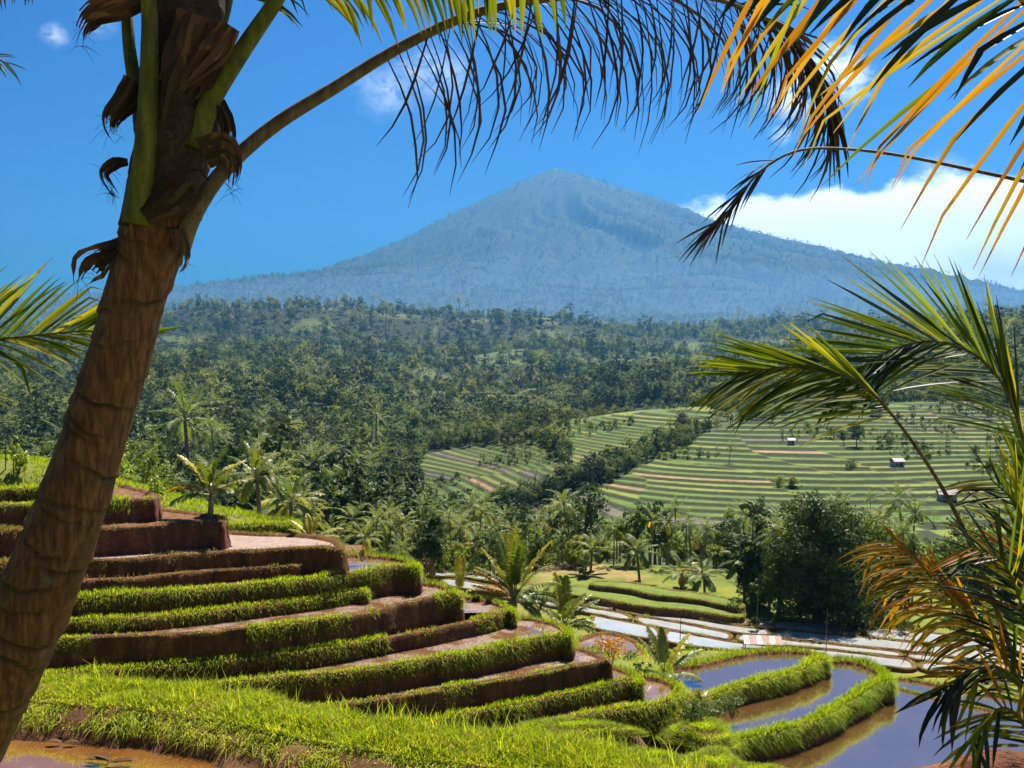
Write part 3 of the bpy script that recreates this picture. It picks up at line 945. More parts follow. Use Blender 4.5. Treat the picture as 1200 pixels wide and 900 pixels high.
# ---------------------------------------------------------------- vegetation materials
M['palm'] = leaf_mat('palm_leaf', [(0.035, 0.065, 0.008), (0.075, 0.11, 0.012), (0.13, 0.145, 0.018), (0.20, 0.17, 0.03)], 0.40, 0.42, 0.30, obj=0.6)
M['palm_y'] = leaf_mat('palm_leaf_yellow', [(0.17, 0.17, 0.010), (0.30, 0.27, 0.015), (0.42, 0.33, 0.02)], 0.45, 0.4, 0.4, obj=0.5)
M['palm_o'] = leaf_mat('palm_leaf_orange', [(0.30, 0.12, 0.008), (0.42, 0.20, 0.012), (0.36, 0.25, 0.03)], 0.5, 0.45, 0.3, obj=0.5)
M['palm_d'] = leaf_mat('palm_leaf_dead', [(0.045, 0.022, 0.010), (0.075, 0.038, 0.016), (0.12, 0.065, 0.03)], 0.2, 0.7, 0.2, obj=0.5, tmul=1.2)
M['palm_far'] = leaf_mat('palm_leaf_far', [(0.05, 0.085, 0.013), (0.10, 0.14, 0.022), (0.18, 0.19, 0.04)], 0.42, 0.5, 0.22, obj=0.7, patch=True)
M['tree'] = leaf_mat('tree_leaf', [(0.034, 0.066, 0.011), (0.070, 0.11, 0.016), (0.125, 0.155, 0.026)], 0.4, 0.6, 0.15, obj=0.6, patch=True)
M['tree_d'] = leaf_mat('tree_leaf_dark', [(0.014, 0.028, 0.008), (0.030, 0.050, 0.011), (0.060, 0.080, 0.016)], 0.3, 0.55, 0.18, obj=0.5, patch=True)
M['tree_l'] = leaf_mat('tree_leaf_light', [(0.075, 0.105, 0.014), (0.13, 0.16, 0.022), (0.20, 0.21, 0.04)], 0.45, 0.6, 0.15, obj=0.6, patch=True)
M['bark'] = plain('bark', (0.11, 0.085, 0.065), 0.9, 0.4, 4.0, 0.1)
M['palm_bark'] = plain('palm_bark', (0.16, 0.125, 0.095), 0.85, 0.35, 5.0, 0.15)
M['rachis'] = plain('frond_stalk', (0.16, 0.15, 0.05), 0.5, 0.3, 8.0, 0.4)
M['croton'] = leaf_mat('croton_leaf', [(0.30, 0.12, 0.006), (0.45, 0.22, 0.01), (0.40, 0.28, 0.02)], 0.4, 0.4, 0.4, obj=0.2)
M['brush'] = leaf_mat('bush_leaf', [(0.03, 0.05, 0.01), (0.07, 0.09, 0.018), (0.12, 0.13, 0.03)], 0.4, 0.45, 0.4, obj=0.5)
M['sprig'] = leaf_mat('fresh_leaf', [(0.09, 0.15, 0.01), (0.16, 0.22, 0.015), (0.26, 0.28, 0.03)], 0.5, 0.4, 0.35, obj=0.2, tmul=1.8)


def frond(L, elev, curve, nl, ll, wd, rng, sweep=0.75, droop=0.35, base=0.22, curl=0.0, seg=9, rw=0.02, fold=0.45):
    """one pinnate palm leaf growing along +x from the origin: stalk and two rows of leaflets"""
    mb = MB()
    pts, ang = [Vector((0, 0, 0))], elev
    tg = []
    for i in range(seg):
        d = Vector((math.cos(ang), math.sin(curl * i / seg) * 0.4, math.sin(ang))).normalized()
        tg.append(d)
        pts.append(pts[-1] + d * (L / seg))
        ang -= curve / seg * (0.5 + 1.1 * i / seg)
    tg.append(tg[-1])
    mb.tube(pts, [rw * (1.5 if i == 0 else 1) * (1 - 0.85 * i / seg) + 0.003 for i in range(seg + 1)], 4, 1, False)
    for k in range(nl):
        t = base + (1 - base) * (k + 0.5) / nl
        f = t * seg
        i = min(int(f), seg - 1)
        p = pts[i].lerp(pts[i + 1], f - i)
        d = tg[i].lerp(tg[i + 1], f - i).normalized()
        side0 = d.cross(Vector((0, 0, 1)))
        if side0.length < 1e-3:
            side0 = Vector((0, 1, 0))
        side0.normalize()
        up = side0.cross(d)
        prof = math.sin(math.pi * min(1, (t - base) / (1 - base) * 0.82 + 0.16)) ** 0.6
        for sgn in (-1, 1):
            l = ll * prof * rng.uniform(0.85, 1.12)
            sw = sweep * (0.8 + 0.5 * t) * rng.uniform(0.88, 1.12)
            dr = (side0 * sgn * math.cos(sw) + d * math.sin(sw) + up * rng.uniform(0.05, fold)).normalized()
            wv = d.cross(dr).cross(dr)
            wv = (d - dr * d.dot(dr)).normalized() * (wd * 0.5)
            q1 = p + dr * (l * 0.5) + Vector((0, 0, -droop * l * 0.22))
            q2 = p + dr * l * (1 - 0.25 * droop) + Vector((0, 0, -droop * l))
            mb.add([p - wv * 0.5, p + wv * 0.5, q1 + wv, q1 - wv, q2], [(0, 1, 2, 3), (3, 2, 4)], 0)
    return mb


def rotz(V, a, tilt=0.0):
    c, s = math.cos(a), math.sin(a)
    return [(x * c - y * s, x * s + y * c, z) for x, y, z in V]


def palm_crown(rng, n, L, nl, ll, wd, mats, erect=0.0, low=-0.7, z0=0.0, seg=6):
    """all fronds of a palm in one crown mesh (for palms seen small)"""
    mb = MB()
    for i in range(n):
        e = (1.35 - (i / n) * (1.35 - low)) + rng.uniform(-0.12, 0.12) + erect
        f = frond(L * rng.uniform(0.85, 1.1), e, rng.uniform(0.7, 1.3), nl, ll, wd, rng, droop=rng.uniform(0.3, 0.7), seg=seg, rw=0.03)
        a = i * 2.39996 + rng.uniform(-0.25, 0.25)
        V = [(x, y, z + z0) for x, y, z in rotz(f.V, a)]
        b = len(mb.V)
        mb.V += V
        mb.F += [tuple(q + b for q in fc) for fc in f.F]
        dead = i > n * 0.86 and rng.random() < 0.12
        mb.M += [(2 if (m == 0 and dead) else m) for m in f.M]
    return mb


def palm_trunk(rng, h, lean, r0=0.16, r1=0.10, seg=7):
    mb = MB()
    a = rng.uniform(0, 6.28)
    pts = []
    for i in range(seg + 1):
        t = i / seg
        k = lean * t ** 1.7
        pts.append(Vector((math.cos(a) * k, math.sin(a) * k, h * t - 0.4 * (1 - t))))
    mb.tube(pts, [r0 * (1.5 if i == 0 else 1) + (r1 - r0) * i / seg for i in range(seg + 1)], 7, 0)
    return mb, pts[-1]


def crown_blob(rng, lobes, leafn, size, flat=0.0):
    """leaf faces spread through a set of lobes (cx,cy,cz,rx,rz): uneven outline with gaps"""
    V, Q = [], []
    tot = sum(l[3] * l[3] for l in lobes)
    r = np.random.default_rng(rng.randrange(1 << 30))
    Vs = []
    for (cx, cy_, cz, rx, rz_) in lobes:
        n = max(8, int(leafn * rx * rx / tot))
        # sub clumps on the lobe's shell
        kc = max(4, n // 14)
        dirs = r.normal(0, 1, (kc, 3))
        dirs /= np.linalg.norm(dirs, axis=1)[:, None]
        cent = dirs * np.array([rx, rx, rz_]) * r.uniform(0.72, 1.05, (kc, 1))
        j = r.integers(0, kc, n)
        p = cent[j] + r.normal(0, 1, (n, 3)) * np.array([rx, rx, rz_]) * 0.16
        nrm = dirs[j] * 0.6 + r.normal(0, 0.6, (n, 3)) + np.array([0, 0, 0.35])
        nrm /= np.linalg.norm(nrm, axis=1)[:, None]
        a = np.cross(nrm, r.normal(0, 1, (n, 3)))
        a /= np.linalg.norm(a, axis=1)[:, None] + 1e-9
        b = np.cross(nrm, a)
        sz = size * r.uniform(0.6, 1.35, (n, 1))
        c = p + np.array([cx, cy_, cz])
        quad = np.stack([c - a * sz, c + b * sz * 0.45, c + a * sz, c - b * sz * 0.45], 1)
        Vs.append(quad.reshape(-1, 3))
    V = np.concatenate(Vs)
    Q = np.arange(len(V)).reshape(-1, 4)
    return V, Q


def tree_lobes(rng, h, w, n, bottom=0.25):
    out_ = []
    for i in range(n):
        t = rng.uniform(0, 1)
        zc = h * (bottom + (1 - bottom) * (0.15 + 0.75 * t))
        rad = w * 0.5 * math.sin(math.pi * (0.18 + 0.70 * t)) ** 0.8
        a = rng.uniform(0, 6.28)
        rr = rad * math.sqrt(rng.uniform(0, 1)) * 0.75
        s = w * rng.uniform(0.16, 0.27)
        out_.append((math.cos(a) * rr, math.sin(a) * rr, zc, s, s * rng.uniform(0.7, 1.0)))
    return out_


def tree_trunk(rng, h, r, lobes):
    mb = MB()
    b = (rng.uniform(-0.3, 0.3), rng.uniform(-0.3, 0.3))
    pts = [Vector((b[0] * t * t, b[1] * t * t, h * t * 0.75 - 0.5 * (1 - t))) for t in (0, 0.2, 0.45, 0.7, 1)]
    mb.tube(pts, [r * 1.5, r * 1.05, r * 0.8, r * 0.5, r * 0.2], 7, 0)
    for l in lobes[:5]:
        q = pts[2].lerp(pts[3], rng.random())
        e = Vector(l[:3])
        mb.tube([q, q.lerp(e, 0.5) + Vector((0, 0, 0.2)), e], [r * 0.45, r * 0.3, r * 0.1], 5, 0)
    return mb


prng = random.Random(77)
# prototypes (mesh data shared by the copies)
PALMS = []
for k in range(6):
    h = [7.5, 9.0, 6.0, 8.2, 10.0, 5.0][k]
    tm, top_ = palm_trunk(prng, h, prng.uniform(0.2, 1.2))
    cm = palm_crown(prng, 17, 2.9, 17, 0.85, 0.085, None)
    cm.V = [(x + top_.x, y + top_.y, z + top_.z) for x, y, z in cm.V]
    PALMS.append((tm.mesh('palm_trunk', [M['palm_bark']], True), cm.mesh('palm_crown', [M['palm_far'], M['rachis'], M['palm_o']])))
TREES = []
for k in range(8):
    h, w_ = [(8, 6.5), (10, 7), (7, 7), (12, 8), (9, 5), (6, 6), (11, 9), (8, 5)][k]
    lb = tree_lobes(prng, h, w_, 11 + k % 3 * 3)
    V, Q = crown_blob(prng, lb, 1900, 0.30)
    mt = [M['tree'], M['tree_d'], M['tree_l'], M['tree_d'], M['tree'], M['tree_l'], M['tree_d'], M['tree']][k]
    TREES.append((tree_trunk(prng, h, 0.22, lb).mesh('tree_trunk', [M['bark']], True), np_mesh('tree_crown', V, Q, mat=mt)))


def put_palm(k, loc, s, rz, label, group):
    o = empty('coconut_palm', loc, label, 'palm', group, rz, s)
    link('trunk', PALMS[k][0], o)
    link('crown', PALMS[k][1], o)
    return o


def put_tree(k, loc, s, rz, label, group, name='leafy_tree'):
    o = empty(name, loc, label, 'tree', group, rz, s)
    link('trunk', TREES[k][0], o)
    link('crown', TREES[k][1], o)
    return o


# ---- tree belt between the valley floor and the terraced hillside: individual palms and trees
def zone_of(u, d):
    if u < 440:
        return 'w'
    return 'e' if u > 760 else 'm'


ZN = {'w': 'wood below the brown terraces', 'm': 'grove behind the feathery young palm', 'e': 'belt under the terraced hillside'}


def tree_label(kind, k, s_, zn, d):
    where = ('at the near edge of the ' if d < 135 else 'deep in the ') + ZN[zn]
    if kind == 'p':
        h = [7.5, 9.0, 6.0, 8.2, 10.0, 5.0][k] * s_
        return '%s coconut palm %s' % ('low' if h < 5 else 'middling' if h < 7 else 'tall', where)
    return '%s %s tree %s' % (['broad', 'tall', 'broad', 'tall', 'slim', 'round', 'broad', 'slim'][k], ['green', 'dark', 'pale', 'dark', 'green', 'pale', 'dark', 'green'][k], where)


rg = np.random.default_rng(123)
cand = []
nwest = 0
while len(cand) < 520:
    u, d = rg.uniform(-40, 1250), math.exp(rg.uniform(math.log(104), math.log(300)))
    # keep lawn, dry field and flooded fields open
    if u > 560 and d > (172 if u < 1040 else 128):
        continue
    if u > 600 and d < (124 if u < 870 else 103):
        continue
    if 440 < u <= 600 and d < 122:
        continue
    if 620 < u < 800 and d < 127:
        continue
    if u < 440 and d < 78 + 0.05 * u:
        continue
    x, y = gx(u, d), d
    z = H1(x, y)
    if cover(np.array([x]), np.array([y]), np.array([z]))[0] > 0:
        continue
    if u < 440 and nwest >= 230:
        continue
    if any((x - c[0]) ** 2 + (y - c[1]) ** 2 < (0.0145 * d + 0.4) ** 2 for c in cand):
        continue
    cand.append((x, y, z, u, d))
    nwest += u < 440
cand.sort(key=lambda c: c[1])
npal = 0
for i, (x, y, z, u, d) in enumerate(cand):
    zn = zone_of(u, d)
    s_, rz_ = float(rg.uniform(0.6, 1.0)), float(rg.uniform(0, 6.28))
    if rg.random() < 0.54:
        k = int(rg.integers(0, 6))
        put_palm(k, (x, y, z - 0.2), s_, rz_, tree_label('p', k, s_, zn, d), 'coconut palms in the ' + ZN[zn])
    else:
        k = int(rg.integers(0, 8))
        put_tree(k, (x, y, z - 0.3), s_ * 0.82, rz_, tree_label('t', k, s_, zn, d), 'leafy trees in the ' + ZN[zn])

# scattered single trees on the open hillsides
lone = []
for (u, v, d, k, s, kind) in ((1005, 536, 372, 3, .85, 't'), (990, 532, 376, 4, .6, 't'), (855, 545, 350, 0, .8, 'p'), (1022, 614, 285, 2, .8, 'p'), (915, 575, 315, 2, .55, 't'), (930, 580, 315, 5, .6, 't'),
                             (590, 585, 315, 4, 1.0, 't'), (622, 572, 330, 4, .7, 't'), (632, 570, 330, 0, .55, 't'), (568, 580, 325, 0, .6, 'p'), (645, 525, 460, 1, .9, 'p'), (587, 522, 470, 2, 1.0, 'p'),
                             (735, 545, 380, 1, .7, 'p'), (760, 535, 392, 0, .7, 'p'), (785, 522, 405, 3, .8, 'p'), (715, 552, 372, 2, .7, 't'), (700, 560, 365, 5, .6, 't'), (770, 530, 395, 2, .6, 't'), (800, 516, 420, 6, .6, 't'),
                             (1125, 497, 455, 0, .5, 't'), (1145, 540, 360, 2, .5, 't'), (1090, 545, 352, 5, .5, 't'), (975, 497, 440, 0, .5, 't'), (905, 505, 425, 1, .6, 'p'), (1120, 475, 500, 3, .9, 'p'), (1060, 470, 510, 1, .8, 'p'), (1165, 472, 505, 6, .7, 't')):
    x = gx(u, d)
    z = H1(x, d)
    lone.append((x, d))
    if kind == 'p':
        put_palm(k, (x, d, z - 0.4), s, u * 0.1, 'lone coconut palm standing among the terraces of the far hillside', 'lone palms on the far hillside')
    else:
        put_tree(k, (x, d, z - 0.5), s, u * 0.1, 'lone leafy tree standing among the terraces of the far hillside', 'lone trees on the far hillside')

# ---- the great dark tree, the ivy-covered column tree and other trees one can tell apart
def big_tree(name, label, u, d, h, w_, nl, leafn, size, mat, seed, tr=0.3, bottom=0.12, lobes=None, v=None):
    r_ = random.Random(seed)
    x = gx(u, d)
    z = H1(x, d) if v is None else W(u, v, d).z
    lb = lobes or tree_lobes(r_, h, w_, nl, bottom)
    V, Q = crown_blob(r_, lb, leafn, size)
    o = empty(name, (x, d, z - 0.2), label, 'tree')
    link('trunk', tree_trunk(r_, h, tr, lb).mesh('trunk', [M['bark']], True), o)
    link('crown', np_mesh('crown', V, Q, mat=M[mat]), o)
    return o


big_tree('dark_tree', 'great dark tree with a domed crown at the edge of the flooded fields', 962, 103, 12.2, 9.0, 34, 15000, 0.20, 'tree_d', 3, 0.4, 0.05)
big_tree('dark_tree', 'slim dark evergreen column tree beside the great domed tree', 885, 110, 11.5, 4.6, 18, 6000, 0.18, 'tree_d', 4, 0.3, 0.05)
big_tree('leafy_tree', 'lower leafy tree filling the gap left of the great domed tree', 915, 105, 6.5, 6.5, 16, 5000, 0.19, 'tree', 5, 0.25, 0.0)
big_tree('leafy_tree', 'loose grey-green tree on the open side of the great domed tree', 1035, 110, 10.0, 6.0, 16, 3600, 0.19, 'tree_l', 6, 0.25, 0.1)
big_tree('leafy_tree', 'low dark thicket tree under the great domed tree', 1000, 101, 5.0, 7.5, 16, 5000, 0.18, 'tree_d', 7, 0.2, -0.15)
big_tree('ivy_tree', 'dark ivy-clad column tree with rounded top standing clear of the grove', 506, 92, 4.9, 2.5, 18, 5500, 0.11, 'tree_d', 8, 0.2, -0.02, v=664)
big_tree('round_bush', 'round dark bush at the corner of the lawn by the flooded fields', 866, 103, 2.3, 2.2, 12, 2600, 0.09, 'tree', 9, 0.08, -0.1)
big_tree('round_bush', 'dark bush spreading under the great tree beside the lawn', 893, 108, 3.8, 5.0, 14, 3600, 0.13, 'tree', 10, 0.1, -0.15)
big_tree('leafy_tree', 'small dark conical tree alone on the dry field', 658 + 200, 132, 3.5, 2.4, 10, 1600, 0.12, 'tree_d', 11, 0.1, 0.0)
big_tree('leafy_tree', 'small dark cone-shaped tree alone at the edge of the lawn', 686, 121, 2.3, 1.7, 10, 1600, 0.09, 'tree_d', 12, 0.1, -0.05)

# ---- far woods as one mass: real trees set out by the thousand with geometry nodes
def far_forest():
    src = bpy.data.collections.new('forest_sources')
    rr = random.Random(5)
    protos = []
    for k in range(5):
        h, w_ = [(9, 7), (12, 9), (8, 8), (14, 8), (7, 7)][k]
        lb = tree_lobes(rr, h, w_, 9, 0.1)
        V, Q = crown_blob(rr, lb, 850, 0.40)
        o = bpy.data.objects.new('forest_tree', np_mesh('forest_tree', V, Q, mat=[M['tree'], M['tree_d'], M['tree_l'], M['tree_d'], M['tree']][k]))
        src.objects.link(o)
    for k in range(3):
        tm, tp = palm_trunk(rr, [9, 11, 8][k], 0.8, 0.2, 0.13, 4)
        cm = palm_crown(rr, 14, 3.1, 11, 0.95, 0.13, None, seg=4)
        b = len(tm.V)
        tm.V += [(x + tp.x, y + tp.y, z + tp.z) for x, y, z in cm.V]
        tm.F += [tuple(q + b for q in f) for f in cm.F]
        tm.M += [1 + m % 2 for m in cm.M]
        o = bpy.data.objects.new('forest_palm', tm.mesh('forest_palm', [M['palm_bark'], M['palm_far'], M['rachis'], M['palm_o']]))
        src.objects.link(o)
    r = np.random.default_rng(9)
    n = 230000
    u = r.uniform(-120, 1320, n)
    d = np.exp(r.uniform(math.log(150), math.log(9900), n))
    d = np.where(r.uniform(0, 1, n) < 0.4, r.uniform(2500, 9900, n), d)
    d = np.where(r.uniform(0, 1, n) < 0.25, np.exp(r.uniform(math.log(150), math.log(900), n)), d)
    x, y = (u - 600) / F * d, d
    keep = np.ones(n, bool)
    z = H(x, y)
    cv = cover(x, y, z)
    keep &= (cv == 0) | ((fbm(x / 26, y / 26, 99, 2) > 0.30) & (r.uniform(0, 1, n) < 0.3))
    keep &= ~((d < 300) & (r.uniform(0, 1, n) < 0.35))
    keep &= ~((u > 500) & (d < 260))
    gap = fbm(x / 75, y / 75, 88, 3)
    keep &= ~((gap > 0.26) & (d > 260) & (d < 2400) & (r.uniform(0, 1, n) < 0.9))
    x, y, z, d = x[keep], y[keep], z[keep], d[keep]
    n = len(x)
    sc = np.exp(r.normal(-0.22, 0.33, n)) * np.interp(d, [150, 500, 1500, 3000, 6000, 10000], [0.75, 0.9, 1.55, 2.0, 2.0, 1.6])
    sc = np.where(d > 4200, np.maximum(sc, 1.2), sc)
    uk = 600 + F * x / y
    sc = np.where((uk > 470) & (d < 620), sc * 0.58, sc)
    sc = np.where(cv[keep] > 0, sc * 0.6, sc)
    idx = np.where(r.uniform(0, 1, n) < np.interp(d, [150, 1200, 2500], [0.45, 0.4, 0.15]), 5 + r.integers(0, 3, n), r.integers(0, 5, n))
    me_ = bpy.data.meshes.new('far_woods')
    me_.vertices.add(n)
    me_.vertices.foreach_set('co', np.stack([x, y, z - 0.5], -1).astype(np.float32).ravel())
    for nm, typ, val in (('sc', 'FLOAT', sc), ('rz', 'FLOAT', r.uniform(0, 6.28, n)), ('idx', 'INT', idx)):
        a = me_.attributes.new(nm, typ, 'POINT')
        a.data.foreach_set('value', val.astype(np.int32 if typ == 'INT' else np.float32))
    me_.update()
    o = link('far_woods', me_)
    tag(o, 'mixed palm and broadleaf woods covering the far slopes up the volcano', kind='stuff')
    ng = bpy.data.node_groups.new('woods', 'GeometryNodeTree')
    ng.interface.new_socket('Geometry', in_out='INPUT', socket_type='NodeSocketGeometry')
    ng.interface.new_socket('Geometry', in_out='OUTPUT', socket_type='NodeSocketGeometry')
    N = ng.nodes
    gi, go = N.new('NodeGroupInput'), N.new('NodeGroupOutput')
    ci = N.new('GeometryNodeCollectionInfo')
    ci.inputs[0].default_value = src
    ci.inputs['Separate Children'].default_value = True
    ci.inputs['Reset Children'].default_value = True
    ip = N.new('GeometryNodeInstanceOnPoints')
    ip.inputs['Pick Instance'].default_value = True

    def attr(nm, typ):
        a = N.new('GeometryNodeInputNamedAttribute')
        a.data_type = typ
        a.inputs[0].default_value = nm
        return a.outputs[0]
    cx = N.new('ShaderNodeCombineXYZ')
    L_ = ng.links.new
    L_(attr('rz', 'FLOAT'), cx.inputs[2])
    L_(gi.outputs[0], ip.inputs['Points'])
    L_(ci.outputs[0], ip.inputs['Instance'])
    L_(attr('idx', 'INT'), ip.inputs['Instance Index'])
    L_(cx.outputs[0], ip.inputs['Rotation'])
    L_(attr('sc', 'FLOAT'), ip.inputs['Scale'])
    L_(ip.outputs[0], go.inputs[0])
    md = o.modifiers.new('woods', 'NODES')
    md.node_group = ng
    return o


far_forest()
# ---------------------------------------------------------------- near water and grass bank at the camera's feet
M['trunk'] = None


def trunk_mat():
    m, t = material('palm_trunk_bark')
    tc_ = t.n('ShaderNodeTexCoord').outputs['Object']
    at = t.n('ShaderNodeAttribute', attribute_name='ring')
    fib = t.noise(t.n('ShaderNodeMapping', ins={'Vector': tc_, 'Scale': (14, 14, 2.2)}).outputs[0], 3.0, 6.0, 0.65)
    blot = t.noise(tc_, 6.0, 5.0, 0.6)
    c = t.ramp(fib, [(0.30, (0.025, 0.009, 0.004)), (0.5, (0.115, 0.042, 0.012)), (0.72, (0.23, 0.10, 0.035))])
    c = t.mix(t.math('MULTIPLY', t.mapr(blot, 0.45, 0.7), 0.6), c, (0.07, 0.032, 0.016))
    c = t.mix(t.mapr(blot, 0.62, 0.74), c, (0.14, 0.09, 0.055))
    c = t.mix(at.outputs['Fac'], c, (0.016, 0.010, 0.007))  # dark scar cracks plus shade painted under the ledges
    p = t.n('ShaderNodeBsdfPrincipled', ins={'Base Color': c, 'Roughness': 0.8, 'Specular IOR Level': 0.2, 'Normal': bump(t, t.math('ADD', fib, blot), 0.9, 0.012)})
    out(t, p.outputs[0])
    return m


M['trunk'] = trunk_mat()
M['fibre'] = leaf_mat('palm_fibre', [(0.012, 0.007, 0.005), (0.04, 0.02, 0.012), (0.09, 0.048, 0.027)], 0.1, 0.85, 0.1, obj=0.3)
M['sheath'] = soil_mat('palm_sheath', (0.018, 0.010, 0.007), (0.05, 0.026, 0.016), (0.10, 0.055, 0.032), 9.0, streak=True, bstr=1.0, bd=0.02)


def stalk_mat(name, c1, c2, c3):
    m, t = material(name)
    tc_ = t.n('ShaderNodeTexCoord').outputs['Object']
    n_ = t.noise(t.n('ShaderNodeMapping', ins={'Vector': tc_, 'Scale': (6, 6, 1.2)}).outputs[0], 4.0, 5.0, 0.6)
    n2_ = t.noise(tc_, 40.0, 3.0, 0.6)
    c = t.ramp(n_, [(0.3, c1), (0.52, c2), (0.75, c3)])
    c = t.mix(t.math('MULTIPLY', t.mapr(n2_, 0.55, 0.7), 0.5), c, c1)
    p = t.n('ShaderNodeBsdfPrincipled', ins={'Base Color': c, 'Roughness': 0.6, 'Specular IOR Level': 0.15, 'Normal': bump(t, n_, 0.5, 0.012)})
    out(t, p.outputs[0])
    return m


M['stalk_g'] = stalk_mat('green_stalk', (0.040, 0.028, 0.006), (0.085, 0.080, 0.007), (0.17, 0.13, 0.015))
M['stalk_b'] = stalk_mat('brown_stalk', (0.04, 0.022, 0.012), (0.10, 0.058, 0.03), (0.17, 0.12, 0.06))
M['stalk_o'] = stalk_mat('orange_stalk', (0.24, 0.10, 0.012), (0.36, 0.17, 0.02), (0.45, 0.24, 0.04))
M['lf_green'] = leaf_mat('frond_green', [(0.024, 0.042, 0.005), (0.055, 0.080, 0.007), (0.11, 0.125, 0.010)], 0.45, 0.6, 0.1, obj=1.0, island=False, tmul=2.0, wear=0.9)
M['lf_lime'] = leaf_mat('frond_lime', [(0.055, 0.080, 0.005), (0.12, 0.135, 0.008), (0.22, 0.18, 0.010)], 0.5, 0.6, 0.1, obj=1.0, island=False, tmul=1.9, wear=0.8)
M['lf_gold'] = leaf_mat('frond_gold', [(0.15, 0.05, 0.005), (0.27, 0.12, 0.007), (0.26, 0.18, 0.012)], 0.5, 0.5, 0.15, obj=1.0, island=False, tmul=1.7, wear=0.75)
M['lf_dark'] = leaf_mat('frond_dark', [(0.010, 0.016, 0.008), (0.016, 0.026, 0.010), (0.03, 0.04, 0.014)], 0.08, 0.45, 0.2, obj=1.0, island=False)  # dark leaf colour; shade is put into it for shadow-side leaflets
M['lf_dead'] = leaf_mat('frond_dead', [(0.020, 0.010, 0.007), (0.04, 0.020, 0.012), (0.075, 0.040, 0.024)], 0.12, 0.6, 0.3, obj=1.0, island=False, tmul=1.0)

# shallow water on the terrace below the camera
nw = [(-200, 800), (-60, 806), (40, 826), (110, 842), (200, 866), (300, 886), (380, 902), (480, 925)]
back_w = [np.array(PL(u, v - 8, -4.05)) for u, v in nw]
fv = [(-3.0, 8.2), (-4.5, 7.6), (-7.0, 7.6), (-10, 8.5)]
poly = [Vector((p[0], p[1], 0)) for p in back_w] + [Vector((0.2, 8.6, 0))] + [Vector((x, y, 0)) for x, y in fv]
poly = [Vector((p[0], p[1], 0)) for p in chaikin([np.array(p) for p in poly], 2)]
tr_ = geometry.tessellate_polygon([poly])
FV = [(p.x, p.y, -4.05) for p in poly]
FT = []
for a, b, c in tr_:
    e = (poly[b] - poly[a]).cross(poly[c] - poly[a]).z
    FT.append((a, b, c) if e > 0 else (a, c, b))
tag(link('water', np_mesh('near_water', FV, tris=FT, mat=M['w_near'])), 'shallow brown water on the terrace at the foot of the ringed palm', kind='structure')

# grass bank: earth core and thick turf
crest = [(-150, 776), (-60, 782), (40, 797), (120, 806), (200, 812), (290, 824), (400, 845), (500, 861), (600, 874), (660, 880), (740, 896), (860, 925)]
cp = [np.array(PL(u, v, -3.74)) for u, v in crest]
cp = np.array(catmull(cp, 170))
tg_ = np.gradient(cp, axis=0)
tg_[:, 2] = 0
tg_ /= np.linalg.norm(tg_, axis=1)[:, None]
nm_ = np.stack([-tg_[:, 1], tg_[:, 0], tg_[:, 2] * 0], -1)       # away from the camera
prof = [(-0.95, -0.42), (-0.80, -0.30), (-0.62, -0.12), (-0.45, -0.05), (-0.2, 0.0), (0.1, 0.0), (0.35, -0.12), (0.8, -0.7), (1.7, -1.9), (3.4, -4.2)]
V = np.zeros((len(cp), len(prof), 3))
ss = np.arange(len(cp)) * 0.11
for j, (o_, dz_) in enumerate(prof):
    V[:, j] = cp + nm_ * (o_ + fbm(ss / 0.5, ss * 0 + j, 7, 3) * (0.14 if j < 4 else 0.06))[:, None]
    V[:, j, 2] += dz_ + fbm(ss / 0.7, ss * 0 + j * 3, 9, 3) * 0.05
bank_base = Vector((float(cp[60, 0]), float(cp[60, 1]), -4.1))
bank = empty('grass_bank', bank_base, 'lush grass bank edging the near brown water', 'bank')
nc = len(prof)
i_ = (np.arange(len(cp) - 1)[:, None] * nc + np.arange(nc - 1)[None]).ravel()
link('earth_core', np_mesh('earth_core', V.reshape(-1, 3) - np.array(bank_base), np.stack([i_, i_ + nc, i_ + nc + 1, i_ + 1], -1), mat=M['earth'], smooth=True), bank)
r = np.random.default_rng(4)
parts = []
n = 95000
I = r.integers(0, len(cp) - 1, n)
f = r.uniform(0, 1, n)
o_ = r.uniform(-0.70, 0.6, n)
P = cp[I] * (1 - f)[:, None] + cp[I + 1] * f[:, None] + nm_[I] * o_[:, None]
P[:, 2] += np.interp(o_, [p[0] for p in prof], [p[1] for p in prof]) - 0.02
keep = ~((o_ < -0.5) & (r.uniform(0, 1, n) < 0.6))
P, o_, I = P[keep], o_[keep], I[keep]
n = len(P)
clump = fbm(P[:, 0] / 0.28, P[:, 1] / 0.28, 14, 3)
L = (0.10 + 0.09 * r.uniform(0, 1, n)) * (1 + 0.9 * clump)
D = np.stack([r.normal(0, 0.35, n), r.normal(0, 0.35, n), np.ones(n)], -1) + nm_[I] * np.where(o_ < -0.4, -0.7, 0.0)[:, None]
D /= np.linalg.norm(D, axis=1)[:, None]
bd = np.stack([r.normal(0, 0.3, n), r.normal(0, 0.3, n), -r.uniform(0.02, 0.35, n) - 0.7 * (o_ < -0.45)], -1)
parts.append(blades(P - np.array(bank_base), D, np.clip(L, 0.085, 0.3), r.uniform(0.006, 0.013, n), bd, 3))
n = 1500
I = r.integers(0, len(cp) - 1, n)
o_ = r.uniform(-0.3, 0.5, n)
P = cp[I] + nm_[I] * o_[:, None]
P[:, 2] += np.interp(o_, [p[0] for p in prof], [p[1] for p in prof])
k_ = fbm(P[:, 0] / 0.5, P[:, 1] / 0.5, 15, 2) > 0.0
P = P[k_]
n = len(P)
D = np.stack([r.normal(0, 0.14, n), r.normal(0, 0.14, n), np.ones(n)], -1)
